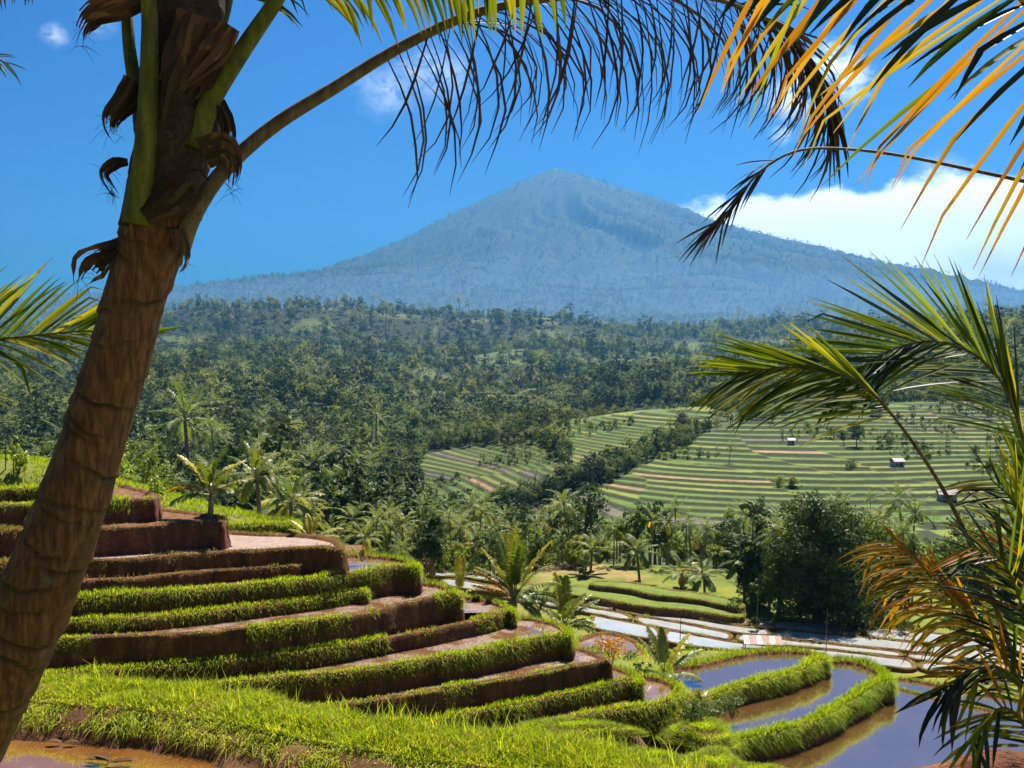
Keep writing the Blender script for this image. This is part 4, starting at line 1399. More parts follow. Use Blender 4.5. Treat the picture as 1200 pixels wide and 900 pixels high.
parts.append(blades(P - np.array(bank_base), D, r.uniform(0.18, 0.40, n), r.uniform(0.007, 0.012, n), np.stack([r.normal(0, 0.2, n), r.normal(0, 0.2, n), -r.uniform(0, 0.15, n)], -1), 5))
grass_object('turf', parts, M['grass_near'], bank)

# grass over the open slopes close by, and down the gully
n = 130000
uu = r.uniform(-60, 1270, n)
dd_ = np.exp(r.uniform(math.log(34), math.log(64), n))
uu[:45000] = r.uniform(-40, 430, 45000)
dd_[:45000] = r.uniform(50, 68, 45000)
X, Y = (uu - 600) / F * dd_, dd_
Z = H(X, Y)
wt = fbm(X / 1.2, Y / 1.2, 70, 3)
kk = (wt > -0.25) & ~((uu > 850) & (uu < 1270) & (dd_ < 60))
X, Y, Z, wt = X[kk], Y[kk], Z[kk], wt[kk]
n = len(X)
D = np.stack([r.normal(0, 0.3, n), r.normal(0, 0.3, n), np.ones(n)], -1)
g = blades(np.stack([X, Y, Z], -1), D, r.uniform(0.12, 0.30, n) * (1 + wt), r.uniform(0.018, 0.036, n), np.stack([r.normal(0, 0.3, n), r.normal(0, 0.3, n), -r.uniform(0, 0.3, n)], -1), 6)
grass_object('meadow_grass', [g], M['grass'], None, None, 'green grass on the open slopes around the terraces')


def grass_mound(label, u, v, d, rx, ry, h, n, seed):
    rx, h = rx * 1.25, h * 0.62
    """a mossy hump of earth wholly grown over with grass"""
    c = W(u, v, d)
    o = empty('grass_mound', c, label, 'mound', 'grass humps in the hollow below the spur')
    V, Q = [], []
    nr, na = 7, 22
    rs = np.random.default_rng(seed)
    for i in range(nr):
        t = i / (nr - 1)
        for k in range(na):
            a = k / na * 6.2832
            q = 1 + 0.18 * math.sin(3 * a + seed) + 0.1 * math.sin(5 * a + 2 * seed)
            V.append((math.cos(a) * rx * t * q, math.sin(a) * ry * t * q, h * (1 - t ** 2.6) - 0.5 * (t == 1)))
    for i in range(nr - 1):
        for k in range(na):
            Q.append((i * na + k, (i + 1) * na + k, (i + 1) * na + (k + 1) % na, i * na + (k + 1) % na))
    link('earth_core', np_mesh('mound', V, Q, mat=M['earth'], smooth=True), o)
    t = np.sqrt(rs.uniform(0, 1, n))
    a = rs.uniform(0, 6.2832, n)
    q = 1 + 0.18 * np.sin(3 * a + seed) + 0.1 * np.sin(5 * a + 2 * seed)
    P = np.stack([np.cos(a) * rx * t * q, np.sin(a) * ry * t * q, h * (1 - t ** 2.6)], -1)
    D = np.stack([np.cos(a) * t * 0.9 + rs.normal(0, .25, n), np.sin(a) * t * 0.9 + rs.normal(0, .25, n), np.ones(n) * 0.8], -1)
    D /= np.linalg.norm(D, axis=1)[:, None]
    bd = np.stack([np.cos(a) * .3, np.sin(a) * .3, -rs.uniform(0.1, 0.6, n)], -1)
    grass_object('turf', [blades(P, D, rs.uniform(0.14, 0.34, n), rs.uniform(0.016, 0.032, n), bd, seed)], M['grass'], o)


grass_mound('low grass hump beneath the bright blue pool', 670, 862, 44, 2.0, 1.0, 0.8, 5200, 1)
grass_mound('steep grass hump in the mossy hollow', 757, 905, 42, 1.5, 1.1, 1.2, 5200, 2)
grass_mound('broad grass hump beside the mossy hollow', 700, 912, 40, 2.0, 1.0, 0.9, 5600, 3)
grass_mound('grassy spur shoulder between the hollow and the middle pond', 836, 915, 42, 1.4, 2.2, 1.4, 7500, 4)
grass_mound('grassy shoulder under the shrub by the uppermost pond', 822, 866, 46.5, 1.2, 1.6, 1.0, 5200, 5)
grass_mound('rough grassy rise beside the widest pond', 880, 915, 43, 1.3, 0.9, 0.8, 5200, 6)

# ---------------------------------------------------------------- palms close enough to show each frond
def near_palm(label, u, v, d, th, lean, fr, seed, name='young_palm'):
    """fr: list of (azimuth deg from view right, elevation deg, length, curve, material, leaflet length)"""
    r_ = random.Random(seed)
    o = empty(name, W(u, v, d), label, 'palm')
    if th > 0.05:
        mb = MB()
        seg = 6
        mb.tube([Vector((lean * (i / seg) ** 1.5, 0, th * i / seg - 0.3 * (1 - i / seg))) for i in range(seg + 1)], [0.17 - 0.06 * i / seg for i in range(seg + 1)], 9)
        link('trunk', mb.mesh('trunk', [M['palm_bark']], True), o)
    for (a, e, L, cv, mt, ll) in fr:
        f = frond(L, math.radians(e), cv, int(20 + L * 10), ll, 0.075, r_, sweep=0.55, droop=r_.uniform(0.25, 0.6), base=0.25, seg=9, rw=0.022)
        me_ = f.mesh('frond', [M[mt], M['rachis'] if mt != 'palm_o' else M['stalk_o']])
        fo = link('frond', me_, o, (lean if th > 0.05 else 0, 0, max(th - 0.02, 0)))
        fo.rotation_euler = (0, 0, math.radians(a))
    return o


def fan(n, e0, e1, L, mats, seed, ll=0.5, cv=(0.6, 1.2), a0=0):
    r_ = random.Random(seed)
    res = []
    for i in range(n):
        t = i / max(1, n - 1)
        res.append((a0 + i * 137.5 + r_.uniform(-15, 15), e0 + (e1 - e0) * t + r_.uniform(-6, 6), L * r_.uniform(0.85, 1.1), r_.uniform(*cv), mats[min(len(mats) - 1, int(t * len(mats)))], ll))
    return res


near_palm('olive young coconut palm with an orange old frond on the corner of the brown terrace', 246, 616, 51.8, 1.5, 0.1,
          fan(13, 82, 8, 2.3, ['palm', 'palm_y', 'palm', 'palm', 'palm'], 1, 0.55) + [(178, 28, 2.3, 1.3, 'palm_o', .5), (10, 62, 2.3, .8, 'palm_y', .5), (150, 60, 2.4, 1.0, 'palm', .55)], 21)
near_palm('dark-crowned coconut palm rising behind the small grass steps', 305, 618, 66, 3.1, -0.2, fan(15, 85, -30, 2.3, ['palm'], 2, 0.55), 22)
near_palm('shaggy low coconut palm with drooping fronds below the small grass steps', 340, 625, 70, 2.0, 0.1, fan(15, 80, -35, 2.6, ['palm'], 3, 0.6), 23)
near_palm('leaning coconut palm with a yellowing frond behind the dark-crowned palm', 322, 622, 74, 2.2, 0.3, fan(11, 80, -20, 2.2, ['palm', 'palm', 'palm_y'], 4, 0.55), 24)
near_palm('bright yellow-green palm sprout at the edge of the pale dry mud bed', 364, 632, 53.5, 0, 0, [(15, 30, 1.7, .7, 'palm_y', .34), (165, 48, 1.5, .5, 'palm_y', .34), (60, 66, 1.5, .5, 'palm_y', .34), (120, 75, 1.3, .4, 'palm_y', .3), (-20, 20, 1.6, .6, 'palm_y', .3), (200, 40, 1.2, .6, 'palm_y', .3)], 25)
near_palm('tiny yellow palm seedling in the bright pool', 424, 658, 52.0, 0, 0, [(160, 60, .9, .4, 'palm_y', .24), (25, 48, 1.0, .6, 'palm_y', .24), (90, 70, .7, .4, 'palm_y', .2)], 26)
near_palm('lemon-yellow palm sprout at the tip of the mud-walled terrace', 538, 700, 55.5, 0.0, 0, [(100, 84, 2.2, .25, 'palm_y', .42), (70, 78, 2.0, .3, 'palm_y', .42), (175, 48, 1.5, .9, 'palm_y', .34), (10, 40, 1.6, 1.0, 'palm_y', .34), (200, 40, 1.3, 1.0, 'palm_y', .3)], 27)
near_palm('tall feathery young coconut palm with upright fronds and an orange withered one', 603, 722, 55.5, 0.8, 0,
          [(150, 80, 3.7, .45, 'palm', .6), (40, 83, 3.7, .3, 'palm', .62), (95, 86, 3.6, .2, 'palm_y', .62), (12, 66, 3.6, .45, 'palm_y', .6), (168, 64, 3.2, .35, 'palm_y', .5), (-60, 80, 3.4, .3, 'palm', .6),
           (182, 48, 2.6, .5, 'palm_o', .42), (190, 28, 2.4, .3, 'palm_o', .40), (-20, 30, 2.5, 1.5, 'palm', .55), (15, 22, 2.4, 1.5, 'palm', .55), (200, 20, 2.2, 1.4, 'palm_y', .5), (-100, 15, 2.0, 1.3, 'palm', .5), (-45, 5, 2.0, 1.2, 'palm', .5), (230, 0, 1.8, 1.2, 'palm', .5), (60, 25, 2.2, 1.3, 'palm', .5),
           (-80, 84, 3.5, .3, 'palm', .6), (120, 76, 3.6, .35, 'palm_y', .6), (65, 74, 3.5, .35, 'palm', .6), (-30, 62, 3.0, .9, 'palm', .6), (205, 60, 2.9, .9, 'palm', .55), (-130, 66, 2.8, .8, 'palm', .55), (0, 45, 2.6, 1.2, 'palm', .55), (170, 40, 2.4, 1.3, 'palm_o', .45), (-70, 40, 2.3, 1.4, 'palm', .55)], 28)
near_palm('stocky young palm with one upright plume behind the brown pool', 660, 742, 57, 0.3, 0,
          [(130, 82, 2.9, .3, 'palm_y', .6), (100, 78, 2.7, .3, 'palm', .6), (15, 45, 2.4, .5, 'palm', .5), (30, 60, 2.2, .5, 'palm', .5), (-30, 40, 1.9, 1.2, 'palm', .5), (-100, 45, 1.7, 1.2, 'palm', .55), (190, 35, 1.8, 1.3, 'palm', .5), (160, 50, 2.0, .8, 'palm', .5), (75, 80, 2.7, .3, 'palm', .6), (-60, 70, 2.2, .7, 'palm', .55), (-140, 60, 2.0, .9, 'palm', .55), (5, 62, 2.3, .6, 'palm_y', .5), (-15, 20, 1.8, 1.2, 'palm', .5)], 29)
near_palm('spiky young palm between the orange bush and the uppermost pond', 779, 802, 53.5, 0.5, 0,
          [(125, 66, 2.5, .4, 'palm', .5), (100, 80, 2.3, .3, 'palm', .5), (40, 52, 2.5, .4, 'palm_y', .5), (20, 38, 2.4, .6, 'palm', .5), (160, 62, 2.2, .5, 'palm', .5), (-20, 15, 1.9, .9, 'palm', .5), (200, 25, 1.6, 1.2, 'palm', .45), (-80, 30, 1.4, 1.2, 'palm', .4)], 30)
near_palm('yellow-hearted palm sprout among dark shrubs by the middle pond', 822, 838, 49, 0.1, 0,
          [(150, 60, 1.3, .6, 'palm_y', .36), (60, 55, 1.2, .7, 'palm_y', .36), (190, 40, 1.5, 1.0, 'palm', .36), (15, 35, 1.4, 1.0, 'palm', .36), (-60, 40, 1.2, 1.0, 'palm', .36), (110, 75, 1.1, .5, 'palm_y', .3)], 31)
near_palm('palm with a bright orange frond at the far end of the lawn', 797, 706, 116, 3.0, 0.2, fan(12, 80, -20, 2.6, ['palm_far'], 8, 0.7) + [(170, 35, 2.6, 1.0, 'palm_o', .7), (30, 45, 2.6, 1.0, 'palm_y', .7), (-100, 0, 2.2, 1.0, 'palm_o', .6)], 32, 'coconut_palm')
near_palm('silvery-crowned coconut palm in front of the slim dark evergreen', 872, 712, 110, 4.6, 0.1, fan(16, 80, -35, 3.0, ['palm_far'], 9, 0.8), 33, 'coconut_palm')
near_palm('coconut palm with orange frond tip beside the lawn palm', 826, 710, 113, 3.2, -0.1, fan(13, 80, -30, 2.7, ['palm_far'], 10, 0.75) + [(175, 30, 2.7, .9, 'palm_o', .7)], 34, 'coconut_palm')
near_palm('short coconut palm standing on the dry field', 692, 672, 124, 2.6, 0.2, fan(13, 80, -30, 2.5, ['palm_far'], 11, 0.7), 35, 'coconut_palm')
near_palm('coconut palm leaning over the dry field', 750, 690, 119, 4.0, -0.4, fan(14, 80, -35, 2.8, ['palm_far'], 12, 0.75), 36, 'coconut_palm')


# ---------------------------------------------------------------- bushes and weeds
def bush(label, u, v, d, w_, h, n, size, mat, seed, name='bush', cat='bush', group=None):
    r_ = random.Random(seed)
    o = empty(name, W(u, v, d), label, cat, group)
    lb = [(r_.uniform(-.5, .5) * w_ * .6, r_.uniform(-.5, .5) * w_ * .6, h * r_.uniform(.25, .75), w_ * r_.uniform(.16, .3), h * r_.uniform(.18, .3)) for _ in range(9)]
    V, Q = crown_blob(r_, lb, n, size)
    link('foliage', np_mesh('foliage', V, Q, mat=M[mat]), o)
    mb = MB()
    for l in lb[:6]:
        e = Vector(l[:3])
        mb.tube([Vector((e.x * .1, e.y * .1, -0.15)), Vector((e.x * .5, e.y * .5, e.z * .6)), e], [.03, .02, .008], 5)
    link('stem', mb.mesh('stem', [M['bark']]), o)
    return o


bush('orange-leaved bush beside the round walled pool', 717, 775, 55.5, 1.7, 1.4, 1400, .06, 'croton', 1, 'orange_bush')
bush('dark thicket hugging the foot of the tall feathery young palm', 632, 712, 57, 1.6, 1.3, 900, .07, 'tree', 2)
bush('olive shrub under the yellow-hearted sprout', 832, 850, 48.5, 1.7, 1.5, 1100, .055, 'brush', 3)
bush('small-leaved shrub overhanging the middle pond', 858, 838, 49.5, 1.5, 1.0, 700, .055, 'brush', 4)
bush('dark shrub at the end of the uppermost pond', 806, 852, 47.5, 1.3, 1.4, 900, .055, 'tree', 5)
bush('dry dark shrub standing beside the bright pool', 497, 680, 54, .7, 1.3, 420, .06, 'palm_d', 6, 'dry_shrub')
bush('yellow-green bush below the orange-leaved bush', 752, 792, 53.5, 1.1, .8, 700, .055, 'sprig', 7)
bush('fresh green bush on the slope behind the round walled pool', 690, 738, 60, 1.4, .8, 700, .06, 'sprig', 8)
bush('lime sapling on top of the red earth face', 186, 590, 53.5, 1.0, 1.6, 500, .08, 'sprig', 9, 'sapling', 'tree')
bush('tall lime shrub on the grassy slope behind the ringed trunk', 20, 556, 53, 1.1, 1.9, 700, .08, 'sprig', 10)
bush('bright lime tree crown just past the ringed trunk', 143, 578, 60, 1.7, 2.6, 800, .1, 'sprig', 11, 'sapling', 'tree')
bush('feathery lime tree beyond the red earth face', 175, 585, 75, 3.4, 4.6, 1500, .12, 'tree_l', 12, 'sapling', 'tree')
for k, (u, v, d, w_, h) in enumerate(((1003, 735, 100, 2.2, 1.6), (1060, 738, 98, 2.6, 1.9), (1120, 742, 97, 2.4, 1.7), (930, 724, 104, 2.4, 1.5), (845, 716, 108, 2.0, 1.4), (885, 735, 99, 1.0, 1.0), (908, 735, 99, 1.0, 1.2), (1170, 748, 96, 2.6, 2.0), (960, 729, 102, 2.6, 1.6), (1040, 731, 101, 2.6, 2.1))):
    bush('dark undergrowth bush between the flooded fields and the great tree', u, v, d, w_, h, 700, .10, ['tree', 'brush', 'tree_d'][k % 3], 60 + k, group='undergrowth bushes along the flooded fields')
for k in range(34):
    u = 330 + k * 11.5 + random.uniform(-5, 5)
    d = random.uniform(82, 112)
    if u > 560:
        d = random.uniform(126, 142)
    x = gx(u, d)
    z = H1(x, d)
    uu_, vv_ = px(x, d, z)
    bush('rough green bush in the undergrowth beyond the spur', uu_, vv_, d, random.uniform(2.0, 3.6), random.uniform(1.2, 2.6), 480, .14, random.choice(['tree', 'brush', 'tree_l', 'sprig']), 100 + k, group='undergrowth bushes beyond the spur')
for k in range(16):
    u = random.uniform(640, 790)
    v = random.uniform(738, 770)
    d = random.uniform(56, 64)
    x = gx(u, d)
    uu_, vv_ = px(x, d, H1(x, d))
    bush('low weed tuft on the grassy slope round the walled pool', uu_, vv_, d, random.uniform(.5, 1.1), random.uniform(.3, .7), 240, .06, random.choice(['sprig', 'brush', 'sprig']), 160 + k, 'weed', 'weed', 'weeds on the slope round the walled pool')


def weed(label, loc, n, h, leaf, seed):
    """near plant: thin stems, each with pairs of pointed leaves"""
    r_ = random.Random(seed)
    o = empty('leafy_weed', loc, label, 'weed', 'leafy weeds at the water\'s edge')
    lv, st = MB(), MB()
    for i in range(n):
        a = r_.uniform(0, 6.28)
        sp = r_.uniform(0.05, 0.55)
        b = Vector((math.cos(a) * sp * h, math.sin(a) * sp * h, 0))
        tp = b + Vector((math.cos(a) * 0.2 * h, math.sin(a) * 0.2 * h, h * r_.uniform(0.5, 1.1)))
        st.tube([b, b.lerp(tp, .5), tp], [.006, .005, .002], 4)
        for k in range(9):
            p = b.lerp(tp, 0.2 + 0.8 * k / 8)
            for s_ in (0, math.pi):
                q = r_.uniform(0, .6) + k * 1.5 + s_
                dr = Vector((math.cos(q), math.sin(q), r_.uniform(-.1, .5))).normalized()
                sd_ = dr.cross(Vector((0, 0, 1))).normalized()
                l = leaf * r_.uniform(.6, 1.2)
                lv.add([p, p + dr * l * .5 + sd_ * l * .28, p + dr * l + Vector((0, 0, -.1 * l)), p + dr * l * .5 - sd_ * l * .28], [(0, 1, 2, 3)])
    link('leaves', lv.mesh('leaves', [M['sprig']]), o)
    link('stem', st.mesh('stem', [M['stalk_g']]), o)
    return o


for k, (x, y) in enumerate(((-4.5, 8.5), (-4.0, 8.7), (-4.2, 8.2), (-3.7, 8.4), (-4.8, 8.9), (-3.5, 8.0), (-4.6, 8.1))):
    weed('bright leafy weed at the water edge under the ringed palm', (x, y, H1(x, y) + 0.1), 14, 0.42, 0.07, 300 + k)
# ---------------------------------------------------------------- foreground palms
def leaflet(p0, d, L, w_, droop, nrm, rng, kink=0.0, seg=5, fold=0.35, wind=0.0):
    """one folded pointed leaflet; returns verts, faces"""
    d = d.normalized()
    V, Fc = [], []
    pts = []
    p = Vector(p0)
    dd = d.copy()
    kp = rng.uniform(0.45, 0.8) if rng.random() < kink else 2
    for i in range(seg + 1):
        t = i / seg
        pts.append(p.copy())
        g = droop * (0.25 + 1.5 * t) / seg
        dd = (dd + Vector((wind * g * t * 2, 0, -g))).normalized()
        if t > kp:
            dd = (dd + Vector((rng.uniform(-.25, .25), rng.uniform(-.2, .2), -0.85))).normalized()
            kp = 2
        p = p + dd * (L / seg)
    for i, q in enumerate(pts):
        t = i / seg
        tg = (pts[min(i + 1, seg)] - pts[max(i - 1, 0)]).normalized()
        s = tg.cross(nrm)
        s = s.normalized() if s.length > 1e-4 else Vector((1, 0, 0))
        up = s.cross(tg)
        ww = w_ * 0.5 * (0.45 + 1.2 * t if t < 0.35 else 0.87 + 0.13 * (1 - t) if t < 0.5 else 0.94 * (1 - ((t - 0.5) / 0.5) ** 1.6)) + 0.0008
        V += [q - s * ww + up * ww * fold, q, q + s * ww + up * ww * fold]
    for i in range(seg):
        b = i * 3
        Fc += [(b, b + 1, b + 4, b + 3), (b + 1, b + 2, b + 5, b + 4)]
    return V, Fc


def big_frond(root, path, rad, rows, stalk, rng, start=0.2, n=90, extra=None, label=None):
    """path: (u,v,d) points of the leaf's midrib; rows: dicts that say how each row of leaflets leaves it"""
    base = root.location
    C = [Vector(p) for p in catmull([np.array(W(*p)) for p in path], 40)]
    acc = [0.0]
    for a, b in zip(C, C[1:]):
        acc.append(acc[-1] + (b - a).length)

    def at(t):
        s = t * acc[-1]
        k = min(max(np.searchsorted(acc, s) - 1, 0), len(C) - 2)
        f = (s - acc[k]) / max(1e-6, acc[k + 1] - acc[k])
        return C[k].lerp(C[k + 1], f), (C[k + 1] - C[k]).normalized()
    mb = MB()
    loc = C[0]
    mb.tube([c - loc for c in C], [rad[0] + (rad[1] - rad[0]) * (a / acc[-1]) ** 0.7 for a in acc], 8)
    fo = link('frond', mb.mesh('frond', [M[stalk]], True), root, loc - base)
    if label:
        fo['label'] = label
    for R in rows:
        cnt = R.get('n', 40)
        st, en = R.get('t', (start, 1.0))
        for k in range(cnt):
            t = st + (en - st) * (k + rng.uniform(0.25, 0.75)) / cnt
            if rng.random() < R.get('miss', 0.03):
                continue
            q = (t - st) / (en - st)
            p, tg = at(min(t, 0.999))
            view = p.normalized()
            sc_ = view.cross(tg).normalized() * R['side']          # sideways in the picture
            a0, a1 = R['ang']
            ang = math.radians(a0 + (a1 - a0) * q + rng.gauss(0, R.get('ja', 4)))
            dep = R.get('dep', 0.0) + rng.gauss(0, 0.12)
            d = tg * math.cos(ang) + sc_ * math.sin(ang) + view * dep
            l0, l1, l2 = R['len']
            L = (l0 + (l1 - l0) * q * 2 if q < .5 else l1 + (l2 - l1) * (q - .5) * 2) * rng.uniform(0.86, 1.1)
            nr = (view * -1 + tg * 0.3 * R['side'] + Vector((0, 0, R.get('tilt', 0.8))) + Vector((rng.uniform(-.5, .5), rng.uniform(-.5, .5), rng.uniform(-.5, .5))) * R.get('jn', 0.6)).normalized()
            V, Fc = leaflet((0, 0, 0), d, L, R['w'] * rng.uniform(.8, 1.15), R.get('droop', .3) * rng.uniform(.6, 1.4), nr, rng, R.get('kink', 0.05), wind=R.get('wind', 0.0) * rng.uniform(.5, 1.5))
            mt = R['mat'] if isinstance(R['mat'], str) else rng.choice(R['mat'])
            link('leaflet', make_mesh('leaflet', V, Fc, M[mt], None, True), fo, p - loc)
    return fo


# ---- the ringed trunk
D0 = 4.8
tp = [(-330, 1260, 5.0), (-215, 1110, 4.95), (-125, 985, 4.9), (-45, 870, 4.85), (-8, 800, 4.82), (42, 700, 4.8), (81, 600, 4.8), (101, 540, 4.8), (120, 480, 4.8), (141, 413, 4.8), (158, 347, 4.8), (173, 300, 4.8), (184, 262, 4.8), (193, 220, 4.8)]
tw = [140, 120, 106, 98, 93, 86, 79, 75, 72, 70, 69, 72, 80, 84]
P_ = [np.array(W(*p)) for p in tp]
NT_ = 420
Cn = np.array(catmull(P_, NT_))
Rn = np.interp(np.linspace(0, 1, NT_), np.linspace(0, 1, len(tw)), tw) * 0.5 / F * D0
seg = np.linalg.norm(np.diff(Cn, axis=0), axis=1)
sl = np.concatenate([[0], np.cumsum(seg)])
na = 64
Vt = np.zeros((NT_, na, 3))
ring = np.zeros((NT_, na))
rr_ = random.Random(8)
# leaf scars: uneven, tilted rings down the stem
scars = []
s_ = 0.05
while s_ < sl[-1]:
    scars.append((s_, rr_.uniform(0.028, 0.055), rr_.uniform(0, 6.28), rr_.uniform(0.5, 1.0), rr_.uniform(1.5, 2.6), rr_.uniform(0, 6.28)))
    s_ += rr_.uniform(0.075, 0.135)
ref = np.array([0, -1.0, 0])
th = np.arange(na) / na * 2 * math.pi
for i in range(NT_):
    T_ = Cn[min(i + 1, NT_ - 1)] - Cn[max(i - 1, 0)]
    T_ /= np.linalg.norm(T_)
    a_ = ref - T_ * ref.dot(T_)
    a_ /= np.linalg.norm(a_)
    b_ = np.cross(T_, a_)
    rad = Rn[i] * (1 + 0.012 * np.sin(3 * th + sl[i] * 2) + 0.012 * np.sin(2 * th - sl[i] * 3))
    up_ = np.full(na, 1e9)
    dark = np.zeros(na)
    for (s0, tilt, ph, dep, ext, ph2) in scars:
        sc_ = s0 + tilt * np.sin(th + ph) + 0.010 * np.sin(3 * th + ph2) + 0.004 * np.sin(9 * th + ph)
        ds_ = sl[i] - sc_
        vis_ = np.clip(1.25 * np.cos((th - ph2) / 2) ** 2 + 0.1, 0, 1) * dep
        rad = rad + np.where(ds_ > 0, 0.013 * np.exp(-ds_ / 0.05), -0.003 * np.exp(ds_ / 0.01)) * vis_
        dark = np.maximum(dark, np.exp(-((ds_ + 0.006) / np.where(ds_ < -0.006, 0.016, 0.005)) ** 2) * np.clip(vis_ * 1.5 - 0.35, 0, 1))  # crack under each scar, with the ledge's shade painted below it
    rad = rad + 0.0025 * fbm(th * 3.0, th * 0 + sl[i] * 9, 5, 3)
    Vt[i] = Cn[i] + (a_[None] * np.cos(th)[:, None] + b_[None] * np.sin(th)[:, None]) * rad[:, None]
    ring[i] = dark
palm_base = Vector(Cn[0])
palm = empty('coconut_palm', palm_base, 'leaning coconut palm with ringed brown trunk close by, its crown cut by the picture edge', 'palm')
ii = (np.arange(NT_ - 1)[:, None] * na + np.arange(na)[None]).ravel()
jj = (np.arange(NT_ - 1)[:, None] * na + ((np.arange(na) + 1) % na)[None]).ravel()
me = np_mesh('trunk', Vt.reshape(-1, 3) - np.array(palm_base), np.stack([ii, jj, jj + na, ii + na], -1), mat=M['trunk'], smooth=True)
a = me.attributes.new('ring', 'FLOAT', 'POINT')
a.data.foreach_set('value', ring.ravel().astype(np.float32))
link('trunk', me, palm)


def ragged_tube(path, widths, mat, name, root, seed, na=28, nseg=60, amp=0.02, flat=1.0):
    C = np.array(catmull([np.array(W(*p)) for p in path], nseg))
    R = np.interp(np.linspace(0, 1, nseg), np.linspace(0, 1, len(widths)), widths) * 0.5 / F * path[0][2]
    V = np.zeros((nseg, na, 3))
    th = np.arange(na) / na * 2 * math.pi
    ref = np.array([0, -1.0, 0])
    for i in range(nseg):
        T_ = C[min(i + 1, nseg - 1)] - C[max(i - 1, 0)]
        T_ /= np.linalg.norm(T_)
        a_ = ref - T_ * ref.dot(T_)
        a_ /= np.linalg.norm(a_)
        b_ = np.cross(T_, a_)
        nz = fbm(th * 1.9 + 3, th * 0 + i * 0.16, seed, 4) * amp * 2.2 + fbm(th * 6, th * 0 + i * 0.05, seed + 2, 2) * amp
        V[i] = C[i] + a_[None] * (np.cos(th) * (R[i] * flat + nz))[:, None] + b_[None] * (np.sin(th) * (R[i] + nz))[:, None]
    b0 = np.array(C[0])
    ii = (np.arange(nseg - 1)[:, None] * na + np.arange(na)[None]).ravel()
    jj = (np.arange(nseg - 1)[:, None] * na + ((np.arange(na) + 1) % na)[None]).ravel()
    me_ = np_mesh(name, V.reshape(-1, 3) - b0, np.stack([ii, jj, jj + na, ii + na], -1), mat=M[mat], smooth=True)
    return link(name, me_, root, Vector(b0) - root.location)


def flap(path, widths, name, root, seed, mat='fibre', label=None):
    """torn strip of sheath fibre: ragged thin sheet with a frayed end"""
    r_ = random.Random(seed)
    C = [Vector(p) for p in catmull([np.array(W(*p)) for p in path], 14)]
    mb = MB()
    nrib = 7
    for q in range(nrib):
        e = r_.randint(8, 14)
        off = (q + .5) / nrib * 2 - 1
        V = []
        fl = r_.uniform(.6, 1.5)
        for i, c in enumerate(C[:e]):
            tg = (C[min(i + 1, 13)] - C[max(i - 1, 0)]).normalized()
            vw = c.normalized()
            s = tg.cross(vw).normalized()
            wd = np.interp(i / 13, np.linspace(0, 1, len(widths)), widths) * 0.5 / F * c.y
            m_ = c + s * wd * off * (1 + .3 * fl * i / 13) + vw * (-0.03 * (1 - off * off) + .012 * math.sin(i * .8 + q * 2) + .01 * (q % 2))
            hw = wd / nrib * (1.5 if i < e - 2 else .5) * r_.uniform(.7, 1.2)
            V += [m_ - s * hw, m_ + s * hw]
        mb.add([v - C[0] for v in V], [(i * 2, i * 2 + 1, i * 2 + 3, i * 2 + 2) for i in range(e - 1)])
    for k in range(16):      # loose threads
        c = C[r_.randrange(5, 14)] - C[0]
        e = c + Vector((r_.uniform(-.09, .07), r_.uniform(-.03, .03), r_.uniform(-.10, .05)))
        mb.tube([c, c.lerp(e, .5) + Vector((0, 0, .01)), e], [.0012, .001, .0005], 3)
    o = link(name, mb.mesh(name, [M[mat]]), root, C[0] - root.location)
    if label:
        o['label'] = label
    return o


# crown heart: fibre-wrapped stem above the trunk
ragged_tube([(182, 275, 4.82), (196, 215, 4.82), (206, 150, 4.83), (213, 80, 4.84), (219, 0, 4.85), (224, -80, 4.86)], [84, 92, 96, 88, 80, 70], 'sheath', 'fibre_sheath', palm, 3, amp=0.018)
rng = random.Random(31)
# green stalks of living fronds; their leaves arch above the picture and hang back into it
GR = lambda ln, side, ang, n=46, mat=('lf_green', 'lf_lime', 'lf_green'), **k: dict(side=side, ang=ang, len=ln, n=n, mat=list(mat), w=0.030, **k)
big_frond(palm, [(160, 262, 4.66), (168, 195, 4.64), (173, 130, 4.63), (175, 60, 4.62), (174, 0, 4.6), (160, -120, 4.5), (100, -240, 4.3), (0, -300, 4.1)], (0.062, 0.012), [GR((.3, .5, .3), 1, (70, 40), 26, t=(.5, 1), droop=.6), GR((.3, .5, .3), -1, (70, 40), 26, t=(.5, 1), droop=.6)], 'stalk_g', rng, label='upright green frond stalk with yellowed base')
big_frond(palm, [(160, 110, 4.9), (152, 60, 4.92), (146, 0, 4.95), (130, -70, 5.0), (90, -120, 5.05), (20, -120, 5.1), (-60, -60, 5.2)], (0.035, 0.008), [GR((.35, .5, .3), -1, (80, 50), 40, t=(.3, 1), droop=.7, mat=('lf_dark', 'lf_dead')), GR((.3, .5, .3), 1, (80, 50), 20, t=(.3, 1), droop=.7)], 'stalk_g', rng)
big_frond(palm, [(206, 90, 4.9), (216, 30, 4.95), (224, -40, 5.0), (240, -130, 5.2), (280, -200, 5.6)], (0.045, 0.012), [GR((.3, .5, .3), 1, (70, 40), 20, t=(.5, 1), droop=.5), GR((.3, .5, .3), -1, (70, 40), 20, t=(.5, 1), droop=.5)], 'stalk_g', rng)
big_frond(palm, [(228, 172, 4.72), (246, 120, 4.7), (278, 68, 4.66), (312, 18, 4.62), (350, -35, 4.58), (420, -85, 4.5), (520, -105, 4.4), (640, -80, 4.35)], (0.055, 0.010), [GR((.40, .52, .40), 1, (72, 60), 44, t=(.42, 1), droop=1.2, ja=7, mat=('lf_green', 'lf_lime', 'lf_lime'), kink=.1), GR((.3, .5, .3), -1, (70, 40), 44, t=(.42, 1), droop=.6)], 'stalk_g', rng, label='thick diagonal green frond stalk')
